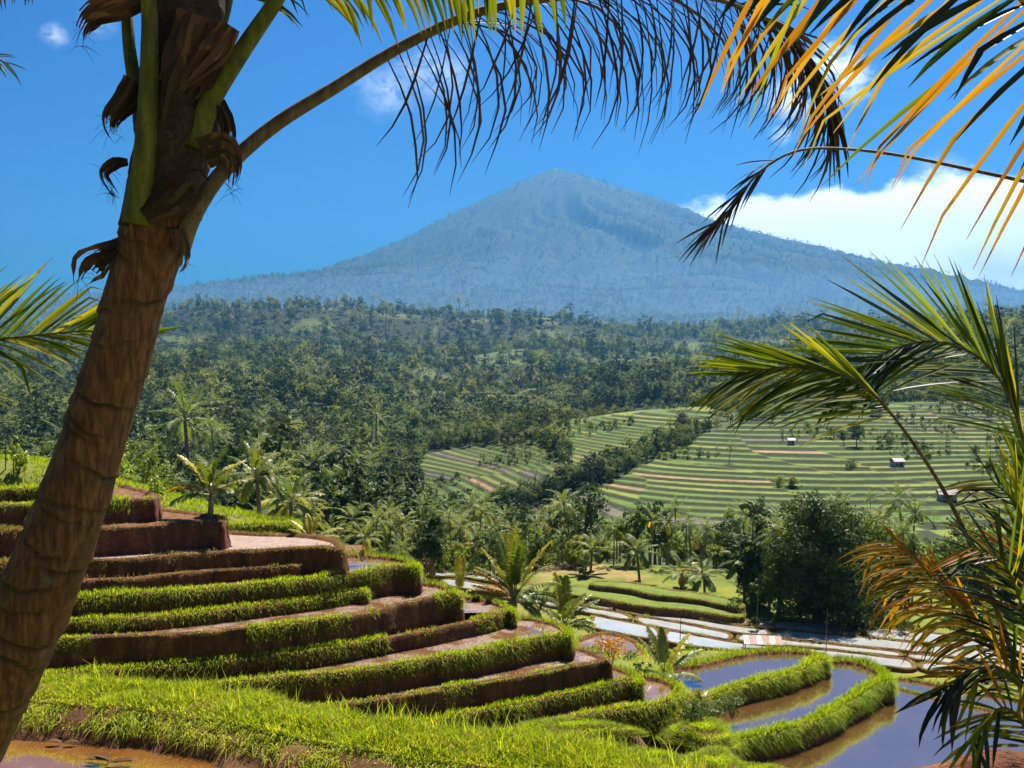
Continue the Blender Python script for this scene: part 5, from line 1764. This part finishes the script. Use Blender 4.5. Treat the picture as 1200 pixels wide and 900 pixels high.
big_frond(palm, [(248, 60, 4.95), (262, 20, 5.0), (276, -30, 5.05), (310, -90, 5.2), (380, -120, 5.4)], (0.032, 0.010), [GR((.35, .5, .3), 1, (75, 50), 30, t=(.25, 1), droop=1.0, mat=('lf_lime', 'lf_green')), GR((.3, .5, .3), -1, (70, 40), 20, t=(.4, 1), droop=.6)], 'stalk_g', rng)
# the withered frond that arches right across the top of the picture
big_frond(palm, [(212, 292, 4.72), (228, 250, 4.68), (262, 200, 4.66), (320, 148, 4.66), (390, 104, 4.68), (470, 55, 4.7), (560, 14, 4.74), (660, -4, 4.8), (760, -10, 4.86), (850, 2, 4.92), (920, 38, 4.97), (960, 92, 5.0), (978, 140, 5.02)], (0.042, 0.005), [
    dict(side=1, ang=(84, 30), len=(.66, .66, .40), n=66, mat=['lf_dead'], w=0.010, droop=1.3, wind=-.9, t=(.34, 1.0), dep=-.15, ja=15, kink=.25, jn=1.4),
    dict(side=1, ang=(36, 16), len=(.62, .68, .36), n=58, mat=['lf_dead'], w=0.010, droop=1.9, wind=-.8, t=(.42, 1.0), dep=.35, ja=15, kink=.25, jn=1.4),
    dict(side=1, ang=(120, 30), len=(.56, .56, .34), n=42, mat=['lf_dead'], w=0.010, droop=.8, wind=-1.0, t=(.38, 1.0), dep=-.5, ja=16, kink=.25, jn=1.4),
    dict(side=1, ang=(14, 10), len=(.3, .36, .32), n=44, mat=['lf_dead'], w=0.014, droop=1.6, t=(.82, 1.0), dep=0, ja=12, jn=1.4),
    dict(side=-1, ang=(20, 20), len=(.2, .3, .2), n=26, mat=['lf_dead'], w=0.012, droop=1.0, t=(.5, 1.0), dep=0, ja=14, jn=1.4)], 'stalk_b', rng, label='withered brown frond with hanging dry leaflets')
# scraps of sheath and spathe
flap([(175, -20, 4.7), (140, 5, 4.7), (112, 14, 4.7), (97, 32, 4.7), (96, 54, 4.7)], [40, 32, 26, 20, 4], 'fibre_scrap', palm, 1)
flap([(160, 95, 4.75), (148, 118, 4.74), (133, 135, 4.73), (130, 150, 4.73), (136, 168, 4.73)], [30, 26, 20, 12, 3], 'fibre_scrap', palm, 2)
flap([(150, 190, 4.75), (134, 192, 4.73), (122, 205, 4.72), (134, 226, 4.72), (140, 232, 4.72)], [8, 14, 10, 10, 2], 'fibre_scrap', palm, 3)
flap([(255, 120, 4.72), (266, 145, 4.7), (266, 175, 4.7), (240, 185, 4.7)], [18, 16, 14, 20], 'fibre_scrap', palm, 4)
flap([(238, 180, 4.62), (262, 172, 4.6), (274, 192, 4.6), (273, 214, 4.6), (271, 226, 4.6)], [36, 30, 16, 10, 2], 'fibre_scrap', palm, 5)
flap([(145, 285, 4.75), (132, 292, 4.72), (118, 302, 4.7), (104, 312, 4.7), (92, 334, 4.7)], [16, 20, 28, 34, 10], 'fibre_scrap', palm, 6)
flap([(270, 30, 4.6), (252, 60, 4.58), (222, 92, 4.57), (190, 124, 4.57)], [22, 30, 12, 3], 'fibre_scrap', palm, 7)
flap([(240, 20, 4.62), (225, 70, 4.6), (205, 110, 4.6), (192, 150, 4.6)], [60, 58, 40, 10], 'fibre_scrap', palm, 8)
flap([(206, 268, 4.66), (213, 292, 4.65), (212, 310, 4.65), (207, 318, 4.65)], [14, 17, 15, 8], 'fibre_scrap', palm, 9, 'palm_d')
flap([(170, 255, 4.63), (200, 235, 4.62), (226, 215, 4.62), (240, 240, 4.62)], [20, 40, 36, 14], 'fibre_scrap', palm, 10)

# ---- palm standing just out of the picture on the left: fronds reach in
def hidden_palm(label, u, v, d, h, r0=0.15):
    b = W(u, v, d)
    o = empty('coconut_palm', b, label, 'palm')
    mb = MB()
    mb.tube([Vector((0, 0, h * i / 8 - 0.3)) for i in range(9)], [r0 - 0.04 * i / 8 for i in range(9)], 12)
    link('trunk', mb.mesh('trunk', [M['trunk']], True), o)
    return o


lp = hidden_palm('palm whose lit green frond reaches in behind the ringed trunk', -420, 860, 7.6, 3.6)
big_frond(lp, [(-420, 300, 7.6), (-300, 330, 7.5), (-160, 382, 7.4), (-60, 398, 7.35), (10, 396, 7.3), (60, 391, 7.3), (110, 388, 7.3), (150, 396, 7.3)], (0.030, 0.004), [
    dict(side=-1, ang=(58, 22), len=(.62, .72, .34), n=52, mat=['lf_green', 'lf_lime', 'lf_green'], w=0.030, droop=.10, t=(.40, 1), dep=.1, ja=3, tilt=.4, kink=.03),
    dict(side=1, ang=(26, 12), len=(.60, .72, .34), n=46, mat=['lf_green', 'lf_lime'], w=0.032, droop=.25, t=(.40, 1), dep=-.25, ja=5, tilt=1.2, kink=.12)], 'stalk_g', rng)
big_frond(lp, [(-420, 330, 7.6), (-300, 400, 7.5), (-180, 440, 7.4), (-90, 450, 7.3), (-40, 452, 7.3)], (0.03, 0.005), [
    dict(side=1, ang=(20, 8), len=(.5, .6, .4), n=12, mat=['lf_lime'], w=0.03, droop=.15, t=(.6, 1), ja=6)], 'stalk_g', rng)
big_frond(lp, [(-420, 280, 7.6), (-300, 160, 7.4), (-180, 80, 7.2), (-90, 55, 7.1), (-20, 62, 7.0), (10, 75, 7.0)], (0.03, 0.004), [
    dict(side=1, ang=(45, 20), len=(.3, .26, .16), n=30, mat=['lf_green', 'lf_dark'], w=0.014, droop=.6, t=(.6, 1), ja=10),
    dict(side=-1, ang=(40, 20), len=(.3, .2, .14), n=24, mat=['lf_green', 'lf_dark'], w=0.014, droop=.2, t=(.6, 1), ja=10)], 'stalk_g', rng)

# ---- palm out of the picture on the right: golden frond overhead and a bare dead midrib
tp_ = hidden_palm('palm whose golden backlit frond hangs in overhead', 1760, 1250, 4.0, 4.4)
big_frond(tp_, [(1750, -60, 4.0), (1600, -60, 3.8), (1420, 30, 3.5), (1290, 40, 3.3), (1200, 0, 3.2), (1110, -40, 3.15), (1010, -62, 3.1), (900, -60, 3.1)], (0.028, 0.004), [
    dict(side=-1, ang=(84, 56), len=(.80, .80, .46), n=54, mat=['lf_gold', 'lf_gold', 'lf_gold', 'lf_lime'], w=0.0145, droop=.25, t=(.30, 1), dep=.05, ja=6, kink=.35, tilt=.3, jn=.5),
    dict(side=-1, ang=(66, 46), len=(.62, .50, .28), n=36, mat=['lf_dark', 'lf_dark', 'lf_green'], w=0.026, droop=.35, t=(.30, 1), dep=-.3, ja=5, kink=.10, tilt=1.0, jn=.5)], 'stalk_o', rng)  # shadow-side row: its shade comes from the dark leaf colour
big_frond(tp_, [(1750, 180, 4.2), (1500, 250, 4.3), (1300, 232, 4.4), (1180, 208, 4.45), (1060, 183, 4.5), (980, 174, 4.5), (930, 178, 4.5), (890, 202, 4.5), (862, 236, 4.5), (838, 268, 4.5)], (0.016, 0.004), [
    dict(side=1, ang=(8, 6), len=(.18, .22, .2), n=22, mat=['lf_dead'], w=0.008, droop=.3, t=(.88, 1.0), ja=12, jn=1.4),
    dict(side=-1, ang=(6, 8), len=(.18, .2, .2), n=12, mat=['lf_dead'], w=0.008, droop=.6, t=(.88, 1.0), ja=12, jn=1.4)], 'stalk_b', rng, label='bare dead midrib ending in a dry brush')

# ---- young palm at the right edge
rp_base = W(1225, 948, 6.5)
rp = empty('young_palm', rp_base, 'young palm at the right with arching green fronds and a withered orange one', 'palm')
mb = MB()
mb.tube([Vector((0, 0, -0.3 + 0.14 * i)) for i in range(6)], [.16, .15, .14, .12, .10, .08], 10)
link('trunk', mb.mesh('trunk', [M['sheath']], True), rp)
big_frond(rp, [(1215, 900, 6.5), (1190, 780, 6.45), (1150, 668, 6.4), (1110, 582, 6.35), (1065, 512, 6.3), (1022, 460, 6.25), (985, 440, 6.2), (935, 431, 6.15), (890, 434, 6.1), (862, 440, 6.1)], (0.026, 0.004), [
    dict(side=1, ang=(-4, 16), len=(.50, .62, .30), n=46, mat=['lf_lime', 'lf_lime', 'lf_lime', 'lf_green'], w=0.019, droop=.05, t=(.69, 1), dep=.15, ja=4, tilt=.3, kink=.08),
    dict(side=-1, ang=(54, 14), len=(.66, .70, .34), n=46, mat=['lf_green', 'lf_lime', 'lf_green'], w=0.024, droop=.25, t=(.69, 1), dep=-.25, ja=5, tilt=1.2, kink=.08)], 'stalk_b', rng, label='arching frond with a bare stubbly stalk and lime leaflets')
big_frond(rp, [(1228, 900, 6.9), (1226, 760, 6.9), (1218, 600, 6.85), (1198, 510, 6.8), (1180, 460, 6.75), (1163, 434, 6.7), (1135, 411, 6.65), (1095, 400, 6.6), (1050, 408, 6.55), (1010, 430, 6.5), (985, 452, 6.5)], (0.026, 0.004), [
    dict(side=1, ang=(4, 34), len=(.66, .86, .44), n=50, mat=['lf_green', 'lf_green', 'lf_dark', 'lf_lime'], w=0.020, droop=.05, t=(.55, 1), dep=.1, ja=3, tilt=.3, kink=.03),
    dict(side=-1, ang=(54, 14), len=(.66, .80, .34), n=48, mat=['lf_green', 'lf_dark', 'lf_green'], w=0.024, droop=.2, t=(.56, 1), dep=-.25, ja=5, tilt=1.2, kink=.05)], 'stalk_b', rng)
big_frond(rp, [(1220, 900, 6.4), (1195, 800, 6.3), (1150, 738, 6.2), (1108, 690, 6.15), (1075, 657, 6.1), (1052, 636, 6.1)], (0.030, 0.005), [
    dict(side=1, ang=(14, 6), len=(.34, .34, .16), n=22, mat=['lf_gold'], w=0.024, droop=.05, t=(.52, 1), ja=5),
    dict(side=-1, ang=(34, 40), len=(.46, .56, .36), n=40, mat=['lf_gold', 'lf_gold', 'lf_lime'], w=0.017, droop=.9, t=(.50, 1), dep=-.2, ja=7, kink=.3),
    dict(side=-1, ang=(70, 60), len=(.42, .48, .30), n=34, mat=['lf_gold', 'lf_gold', 'lf_dead'], w=0.017, droop=1.1, t=(.42, 1), dep=.2, ja=9, kink=.3)], 'stalk_o', rng, label='withered orange frond')
big_frond(rp, [(1222, 900, 6.3), (1206, 820, 6.15), (1170, 782, 6.0), (1130, 790, 5.9), (1100, 815, 5.85)], (0.022, 0.004), [
    dict(side=-1, ang=(40, 20), len=(.40, .50, .34), n=26, mat=['lf_green', 'lf_dark', 'lf_lime', 'lf_dead'], w=0.026, droop=.7, t=(.30, 1), ja=8, kink=.15),
    dict(side=1, ang=(40, 20), len=(.34, .40, .26), n=20, mat=['lf_green', 'lf_dark', 'lf_gold'], w=0.026, droop=.3, t=(.30, 1), ja=8, kink=.1)], 'stalk_g', rng)
big_frond(rp, [(1226, 900, 6.6), (1224, 780, 6.6), (1216, 680, 6.55), (1196, 600, 6.5), (1160, 560, 6.4)], (0.022, 0.004), [
    dict(side=1, ang=(40, 20), len=(.45, .55, .36), n=30, mat=['lf_lime', 'lf_green', 'lf_lime'], w=0.019, droop=.1, t=(.35, 1), ja=7, kink=.1),
    dict(side=-1, ang=(50, 30), len=(.45, .58, .36), n=34, mat=['lf_lime', 'lf_green', 'lf_dark', 'lf_gold'], w=0.019, droop=.25, t=(.30, 1), ja=8, kink=.2)], 'stalk_g', rng)
big_frond(rp, [(1224, 900, 6.2), (1214, 800, 6.1), (1200, 720, 6.0), (1176, 660, 5.9), (1140, 640, 5.8)], (0.022, 0.004), [
    dict(side=1, ang=(45, 20), len=(.40, .50, .34), n=26, mat=['lf_green', 'lf_dark', 'lf_lime'], w=0.020, droop=.1, t=(.30, 1), ja=9, kink=.1),
    dict(side=-1, ang=(50, 30), len=(.40, .50, .34), n=30, mat=['lf_green', 'lf_dark', 'lf_gold', 'lf_dark'], w=0.020, droop=.4, t=(.25, 1), ja=9, kink=.2)], 'stalk_g', rng)
big_frond(rp, [(1228, 900, 6.7), (1228, 760, 6.8), (1222, 660, 6.9), (1212, 580, 7.0), (1206, 530, 7.1)], (0.020, 0.004), [
    dict(side=1, ang=(16, 8), len=(.6, .62, .36), n=16, mat=['lf_lime', 'lf_green'], w=0.036, droop=.02, t=(.62, 1), ja=4),
    dict(side=-1, ang=(20, 10), len=(.6, .62, .36), n=14, mat=['lf_green', 'lf_lime'], w=0.036, droop=.02, t=(.55, 1), ja=5)], 'stalk_g', rng)
big_frond(rp, [(1218, 905, 6.2), (1200, 850, 6.0), (1176, 830, 5.9), (1150, 850, 5.8), (1138, 880, 5.8)], (0.02, 0.004), [
    dict(side=-1, ang=(50, 20), len=(.3, .36, .28), n=22, mat=['lf_green', 'lf_lime', 'lf_dark'], w=0.024, droop=.5, t=(.2, 1), ja=9, kink=.1),
    dict(side=1, ang=(40, 20), len=(.3, .36, .28), n=18, mat=['lf_green', 'lf_lime', 'lf_gold'], w=0.024, droop=.4, t=(.2, 1), ja=9, kink=.1)], 'stalk_g', rng)

# reddish soil heap the young palm grows from
mb = MB()
hv, hf, nr_, na_ = [], [], 14, 40
for i in range(nr_):
    t = i / (nr_ - 1)
    for k in range(na_):
        a = k / na_ * 6.2832
        q = 1 + .15 * math.sin(2 * a + 1) + .1 * math.sin(5 * a)
        x, y = math.cos(a) * 1.0 * t * q, math.sin(a) * .7 * t * q
        z = .42 * (1 - t * t) + float(fbm(np.array([x * 4]), np.array([y * 4]), 3, 3)[0]) * .10 - (0.5 if t == 1 else 0)
        hv.append((x, y, z))
for i in range(nr_ - 1):
    for k in range(na_):
        hf.append((i * na_ + k, (i + 1) * na_ + k, (i + 1) * na_ + (k + 1) % na_, i * na_ + (k + 1) % na_))
c_ = W(1215, 962, 6.5)
tag(link('soil_heap', np_mesh('soil_heap', hv, hf, mat=M['wall_red'], smooth=True), None, c_), 'reddish soil heap under the young palm at the right', 'heap')

# ---------------------------------------------------------------- small things: debris, huts, shelter, farmer
def debris(label, u, v, n, L, seed):
    r_ = random.Random(seed)
    c = PL(u, v, -4.03)
    o = empty('dead_palm_sheath', c, label, 'palm litter')
    for k in range(n):
        a = r_.uniform(-.5, .5) + (0 if k % 2 else 2.9)
        V, Fc = leaflet((0, 0, 0), Vector((math.cos(a), math.sin(a) * .5, .16)), L * r_.uniform(.6, 1), .07, .25, Vector((0, 0, 1)), r_, 0, 7, .7)
        link('strip', make_mesh('strip', V, Fc, M['palm_d'], None, True), o, (r_.uniform(-.04, .04), r_.uniform(-.06, .06), .01))
    return o


debris('curled dead palm sheath lying in the near brown water', 132, 893, 4, .30, 1)
debris('scrap of dead leaf floating by the ringed palm', 74, 873, 2, .16, 2)

M['tin'] = plain('tin_roof', (0.15, 0.14, 0.14), .55, .3, 3.0, .3)
M['rust'] = plain('rusty_tin', (0.14, 0.065, 0.045), .6, .4, 3.0, .3)
M['tile'] = plain('roof_tile', (0.16, 0.065, 0.04), .8, .35, 4.0, .2)
M['wallw'] = plain('plaster', (0.28, 0.26, 0.23), .8, .2, 3.0, .2)
M['dark'] = plain('painted_dark_inside', (0.02, 0.02, 0.022), .6, .1, 2.0, .2)  # solid door and window panels; the unlit inside is painted as dark colour
M['wood'] = plain('weathered_wood', (0.13, 0.09, 0.06), .8, .3, 8.0, .2)
M['red'] = plain('red_cloth', (0.55, 0.05, 0.02), .8, .1, 2.0, .2)


def hut(label, u, d, w_, dp, h, rz, roof, v=None, name='hut'):
    x = gx(u, d)
    z = H1(x, d) if v is None else W(u, v, d).z
    o = empty(name, (x, d, z), label, 'hut', None, rz)
    m1 = MB()
    m1.box((0, 0, h / 2 - .3), (w_, dp, h + .6))
    link('wall', m1.mesh('wall', [M['wallw']]), o)
    m2 = MB()
    e, rh = .35, w_ * .28
    for s_ in (-1, 1):
        m2.add([(-w_ / 2 - e, s_ * (dp / 2 + e), h - .1), (w_ / 2 + e, s_ * (dp / 2 + e), h - .1), (w_ / 2 + e, 0, h + rh), (-w_ / 2 - e, 0, h + rh),
                (-w_ / 2 - e, s_ * (dp / 2 + e), h), (w_ / 2 + e, s_ * (dp / 2 + e), h), (w_ / 2 + e, 0, h + rh + .1), (-w_ / 2 - e, 0, h + rh + .1)],
               [(0, 1, 2, 3), (4, 5, 6, 7), (0, 1, 5, 4), (1, 2, 6, 5), (3, 0, 4, 7)])
    m2.add([(-w_ / 2 + .01, -dp / 2, h - .05), (-w_ / 2 + .01, dp / 2, h - .05), (-w_ / 2 + .01, 0, h + rh), (w_ / 2 - .01, -dp / 2, h - .05), (w_ / 2 - .01, dp / 2, h - .05), (w_ / 2 - .01, 0, h + rh)], [(0, 1, 2), (3, 4, 5)])
    link('roof', m2.mesh('roof', [M[roof]]), o)
    m3 = MB()
    m3.box((w_ * .15, -dp / 2 - .01, h * .4), (w_ * .26, .06, h * .8))
    link('door', m3.mesh('door', [M['dark']]), o)
    m4 = MB()
    m4.box((-w_ * .25, -dp / 2 - .01, h * .55), (w_ * .2, .06, h * .3))
    link('window', m4.mesh('window', [M['dark']]), o)
    return o


hut('small field hut with a pale tin roof beside the lone dark tree on the terraces', 1053, 340, 3.2, 3, 2.0, .2, 'tin')
hut('long grey-roofed shed on the terraces below the field hut', 1112, 300, 4.5, 3, 1.8, -.1, 'tin')
hut('white shed at the top of the terraced hillside', 1028, 440, 3.6, 3, 2.2, .1, 'tin')
hut('grey-roofed hut at the upper edge of the mid-valley terraces', 546, 480, 3.6, 3, 1.8, .2, 'tin')
hut('thatch-brown hut among the mid-valley terraces', 622, 455, 4.0, 3.4, 2.0, -.2, 'tile')
hut('dark-tiled hut half hidden behind the rounded mud terrace', 406, 100, 1.9, 1.6, 0.8, .1, 'tile', 657)
hut('white field shelter on the hillside between terrace lines', 928, 378, 2.0, 2, 1.4, .0, 'tin')
hut('small pale house in the wood beyond the lime sapling', 190, 330, 5, 4, 2.4, .2, 'tin')

# rusty tin shelter lying low among the flooded fields
c_ = PL(893, 757, -26.2)
o = empty('tin_shelter', c_, 'low shelter of striped rusty tin sheets among the flooded fields', 'shelter', None, -.12)
for k in range(6):
    mb = MB()
    x0 = -1.6 + k * .55
    mb.add([(x0, -1.0, .35), (x0 + .53, -1.0, .35), (x0 + .53, .7, .7), (x0, .7, .7), (x0, -1.0, .39), (x0 + .53, -1.0, .39), (x0 + .53, .7, .74), (x0, .7, .74)], [(0, 3, 2, 1), (4, 5, 6, 7), (0, 1, 5, 4), (1, 2, 6, 5), (2, 3, 7, 6), (3, 0, 4, 7)])
    link('tin_sheet', mb.mesh('tin_sheet', [M['rust' if k % 2 else 'tin']]), o)
for x, y, h in ((-1.5, -.9, .36), (1.5, -.9, .36), (-1.5, .6, .68), (1.5, .6, .68)):
    mb = MB()
    mb.box((x, y, h / 2 - .1), (.08, .08, h + .2))
    link('post', mb.mesh('post', [M['wood']]), o)

# red cloth on a pole in the far clearing; bamboo frame on the grassy slope
x = gx(168, 440)
o = empty('red_flag', (x, 440, H1(x, 440) - .2), 'red cloth on a pole in the far clearing', 'flag')
mb = MB()
mb.tube([Vector((0, 0, 0)), Vector((0, 0, 4.4))], [.06, .05], 6)
link('pole', mb.mesh('pole', [M['wood']]), o)
mb = MB()
for i in range(6):
    mb.V += [(i * .36, .12 * math.sin(i), 2.6), (i * .36, .12 * math.sin(i + .4), 4.3)]
mb.F = [(i * 2, i * 2 + 2, i * 2 + 3, i * 2 + 1) for i in range(5)]
mb.M = [0] * 5
link('cloth', mb.mesh('cloth', [M['red']]), o)
o = empty('bamboo_trellis', W(6, 556, 53), 'bamboo pole trellis standing on the grassy slope', 'trellis')
for (x0, x1, z0, z1) in ((-.45, -.4, -.3, 1.5), (.0, .05, -.3, 1.6), (.4, .42, -.3, 1.4), (-.6, .6, 1.0, 1.05), (-.6, .55, 1.3, 1.28)):
    mb = MB()
    mb.tube([Vector((x0, 0, z0)), Vector((x1, 0.03, z1))], [.03, .025], 6)
    link('pole', mb.mesh('pole', [M['wood']]), o)
for k, (u, v, h) in enumerate(((887, 742, 5.2), (968, 762, 3.6), (797, 747, 2.5))):
    c_ = PL(u, v, -26.1)
    mb = MB()
    mb.tube([Vector((0, 0, -.2)), Vector((.03, 0, h * .5)), Vector((.1, 0, h))], [.04, .03, .015], 6)
    tag(link('bamboo_pole', mb.mesh('bamboo_pole', [M['wood']]), None, c_), 'thin bamboo pole planted in the flooded fields', 'pole', 'bamboo poles in the flooded fields')

# farmer out on the bund
def farmer():
    c = PL(1124, 791, -26.2)
    o = empty('person', c, 'person in an orange shirt and dark trousers standing on a bund among the flooded fields', 'person', None, math.radians(200))
    me_ = bpy.data.meshes.new('body')
    J = [(0, 0, .92), (0, 0, 1.12), (0, .01, 1.36), (0, .01, 1.47), (0, .0, 1.60), (0, .0, 1.70),
         (.19, 0, 1.38), (.25, .04, 1.12), (.24, -.10, .90), (-.19, 0, 1.38), (-.26, .04, 1.12), (-.25, -.12, .92),
         (.10, 0, .88), (.12, -.02, .48), (.12, .02, .06), (.12, -.14, .03), (-.10, 0, .88), (-.13, .02, .48), (-.14, .06, .06), (-.14, -.10, .03)]
    E_ = [(0, 1), (1, 2), (2, 3), (3, 4), (4, 5), (2, 6), (6, 7), (7, 8), (2, 9), (9, 10), (10, 11), (0, 12), (12, 13), (13, 14), (14, 15), (0, 16), (16, 17), (17, 18), (18, 19)]
    R_ = [.15, .14, .16, .06, .10, .07, .07, .05, .035, .07, .05, .035, .10, .07, .045, .035, .10, .07, .045, .035]
    me_.from_pydata(J, E_, [])
    me_.materials.append(M['skin'])
    me_.materials.append(M['shirt'])
    me_.materials.append(M['trousers'])
    tmp = bpy.data.objects.new('body', me_)
    COL.objects.link(tmp)
    md = tmp.modifiers.new('skin', 'SKIN')
    for i, s_ in enumerate(me_.skin_vertices[0].data):
        s_.radius = (R_[i], R_[i])
        s_.use_root = i == 0
    tmp.modifiers.new('sub', 'SUBSURF').levels = 1
    dg = bpy.context.evaluated_depsgraph_get()
    m2 = bpy.data.meshes.new_from_object(tmp.evaluated_get(dg))
    bpy.data.objects.remove(tmp)
    m2.materials.clear()
    for k in ('skin', 'shirt', 'trousers'):
        m2.materials.append(M[k])
    for p in m2.polygons:
        z = p.center.z
        p.material_index = 2 if z < .93 and abs(p.center.x) < .22 and z > .1 else (1 if z < 1.45 and abs(p.center.x) < .24 and z >= .93 else 0)
        p.use_smooth = True
    link('body', m2, o)
    mb = MB()
    n = 14
    mb.V = [(0, 0, 1.84)] + [(math.cos(k / n * 6.2832) * .24, math.sin(k / n * 6.2832) * .24, 1.66) for k in range(n)]
    mb.F = [(0, 1 + k, 1 + (k + 1) % n) for k in range(n)]
    mb.M = [0] * n
    link('straw_hat', mb.mesh('straw_hat', [M['straw']]), o)


M['skin'] = plain('skin', (0.28, 0.15, 0.09), .6, .1)
M['shirt'] = plain('shirt', (0.55, 0.20, 0.04), .8, .15)
M['trousers'] = plain('trousers', (0.03, 0.03, 0.05), .8, .15)
M['straw'] = plain('straw', (0.35, 0.27, 0.14), .8, .2)
farmer()
# ---------------------------------------------------------------- haze in the valley air
hm, t = material('valley_haze')
pv = t.n('ShaderNodeVolumePrincipled', ins={'Color': (0.075, 0.27, 0.56, 1), 'Density': 0.88e-4, 'Anisotropy': 0.45})
t.n('ShaderNodeOutputMaterial', ins={'Volume': pv.outputs[0]})
hb = MB()
hb.box((0, 7400, 700), (44000, 16400, 2000))
hz = tag(link('haze', hb.mesh('haze', hm)), 'blue haze filling the valley air', kind='stuff')

# low mist lying against the volcano's foot
mm_, t = material('foot_mist')
pv = t.n('ShaderNodeVolumePrincipled', ins={'Color': (0.25, 0.48, 0.84, 1), 'Density': 1.1e-4, 'Anisotropy': 0.4})
t.n('ShaderNodeOutputMaterial', ins={'Volume': pv.outputs[0]})
mv_, mf_ = [], []
for i in range(17):
    zz_ = (1 - i / 8) if i <= 8 else -(i - 8) / 8
    rr_ = (1 - abs(zz_)) ** 2.2
    for k in range(32):
        a = k / 32 * 2 * math.pi
        mv_.append((rr_ * math.cos(a) * 5600, rr_ * math.sin(a) * 3500, zz_ * 640))
for i in range(16):
    for k in range(32):
        mf_.append((i * 32 + k, (i + 1) * 32 + k, (i + 1) * 32 + (k + 1) % 32, i * 32 + (k + 1) % 32))
tag(link('mist', np_mesh('mist', mv_, mf_, mat=mm_, smooth=True), None, (400, 6000, 60)), 'pale mist lying against the foot of the volcano', kind='stuff')
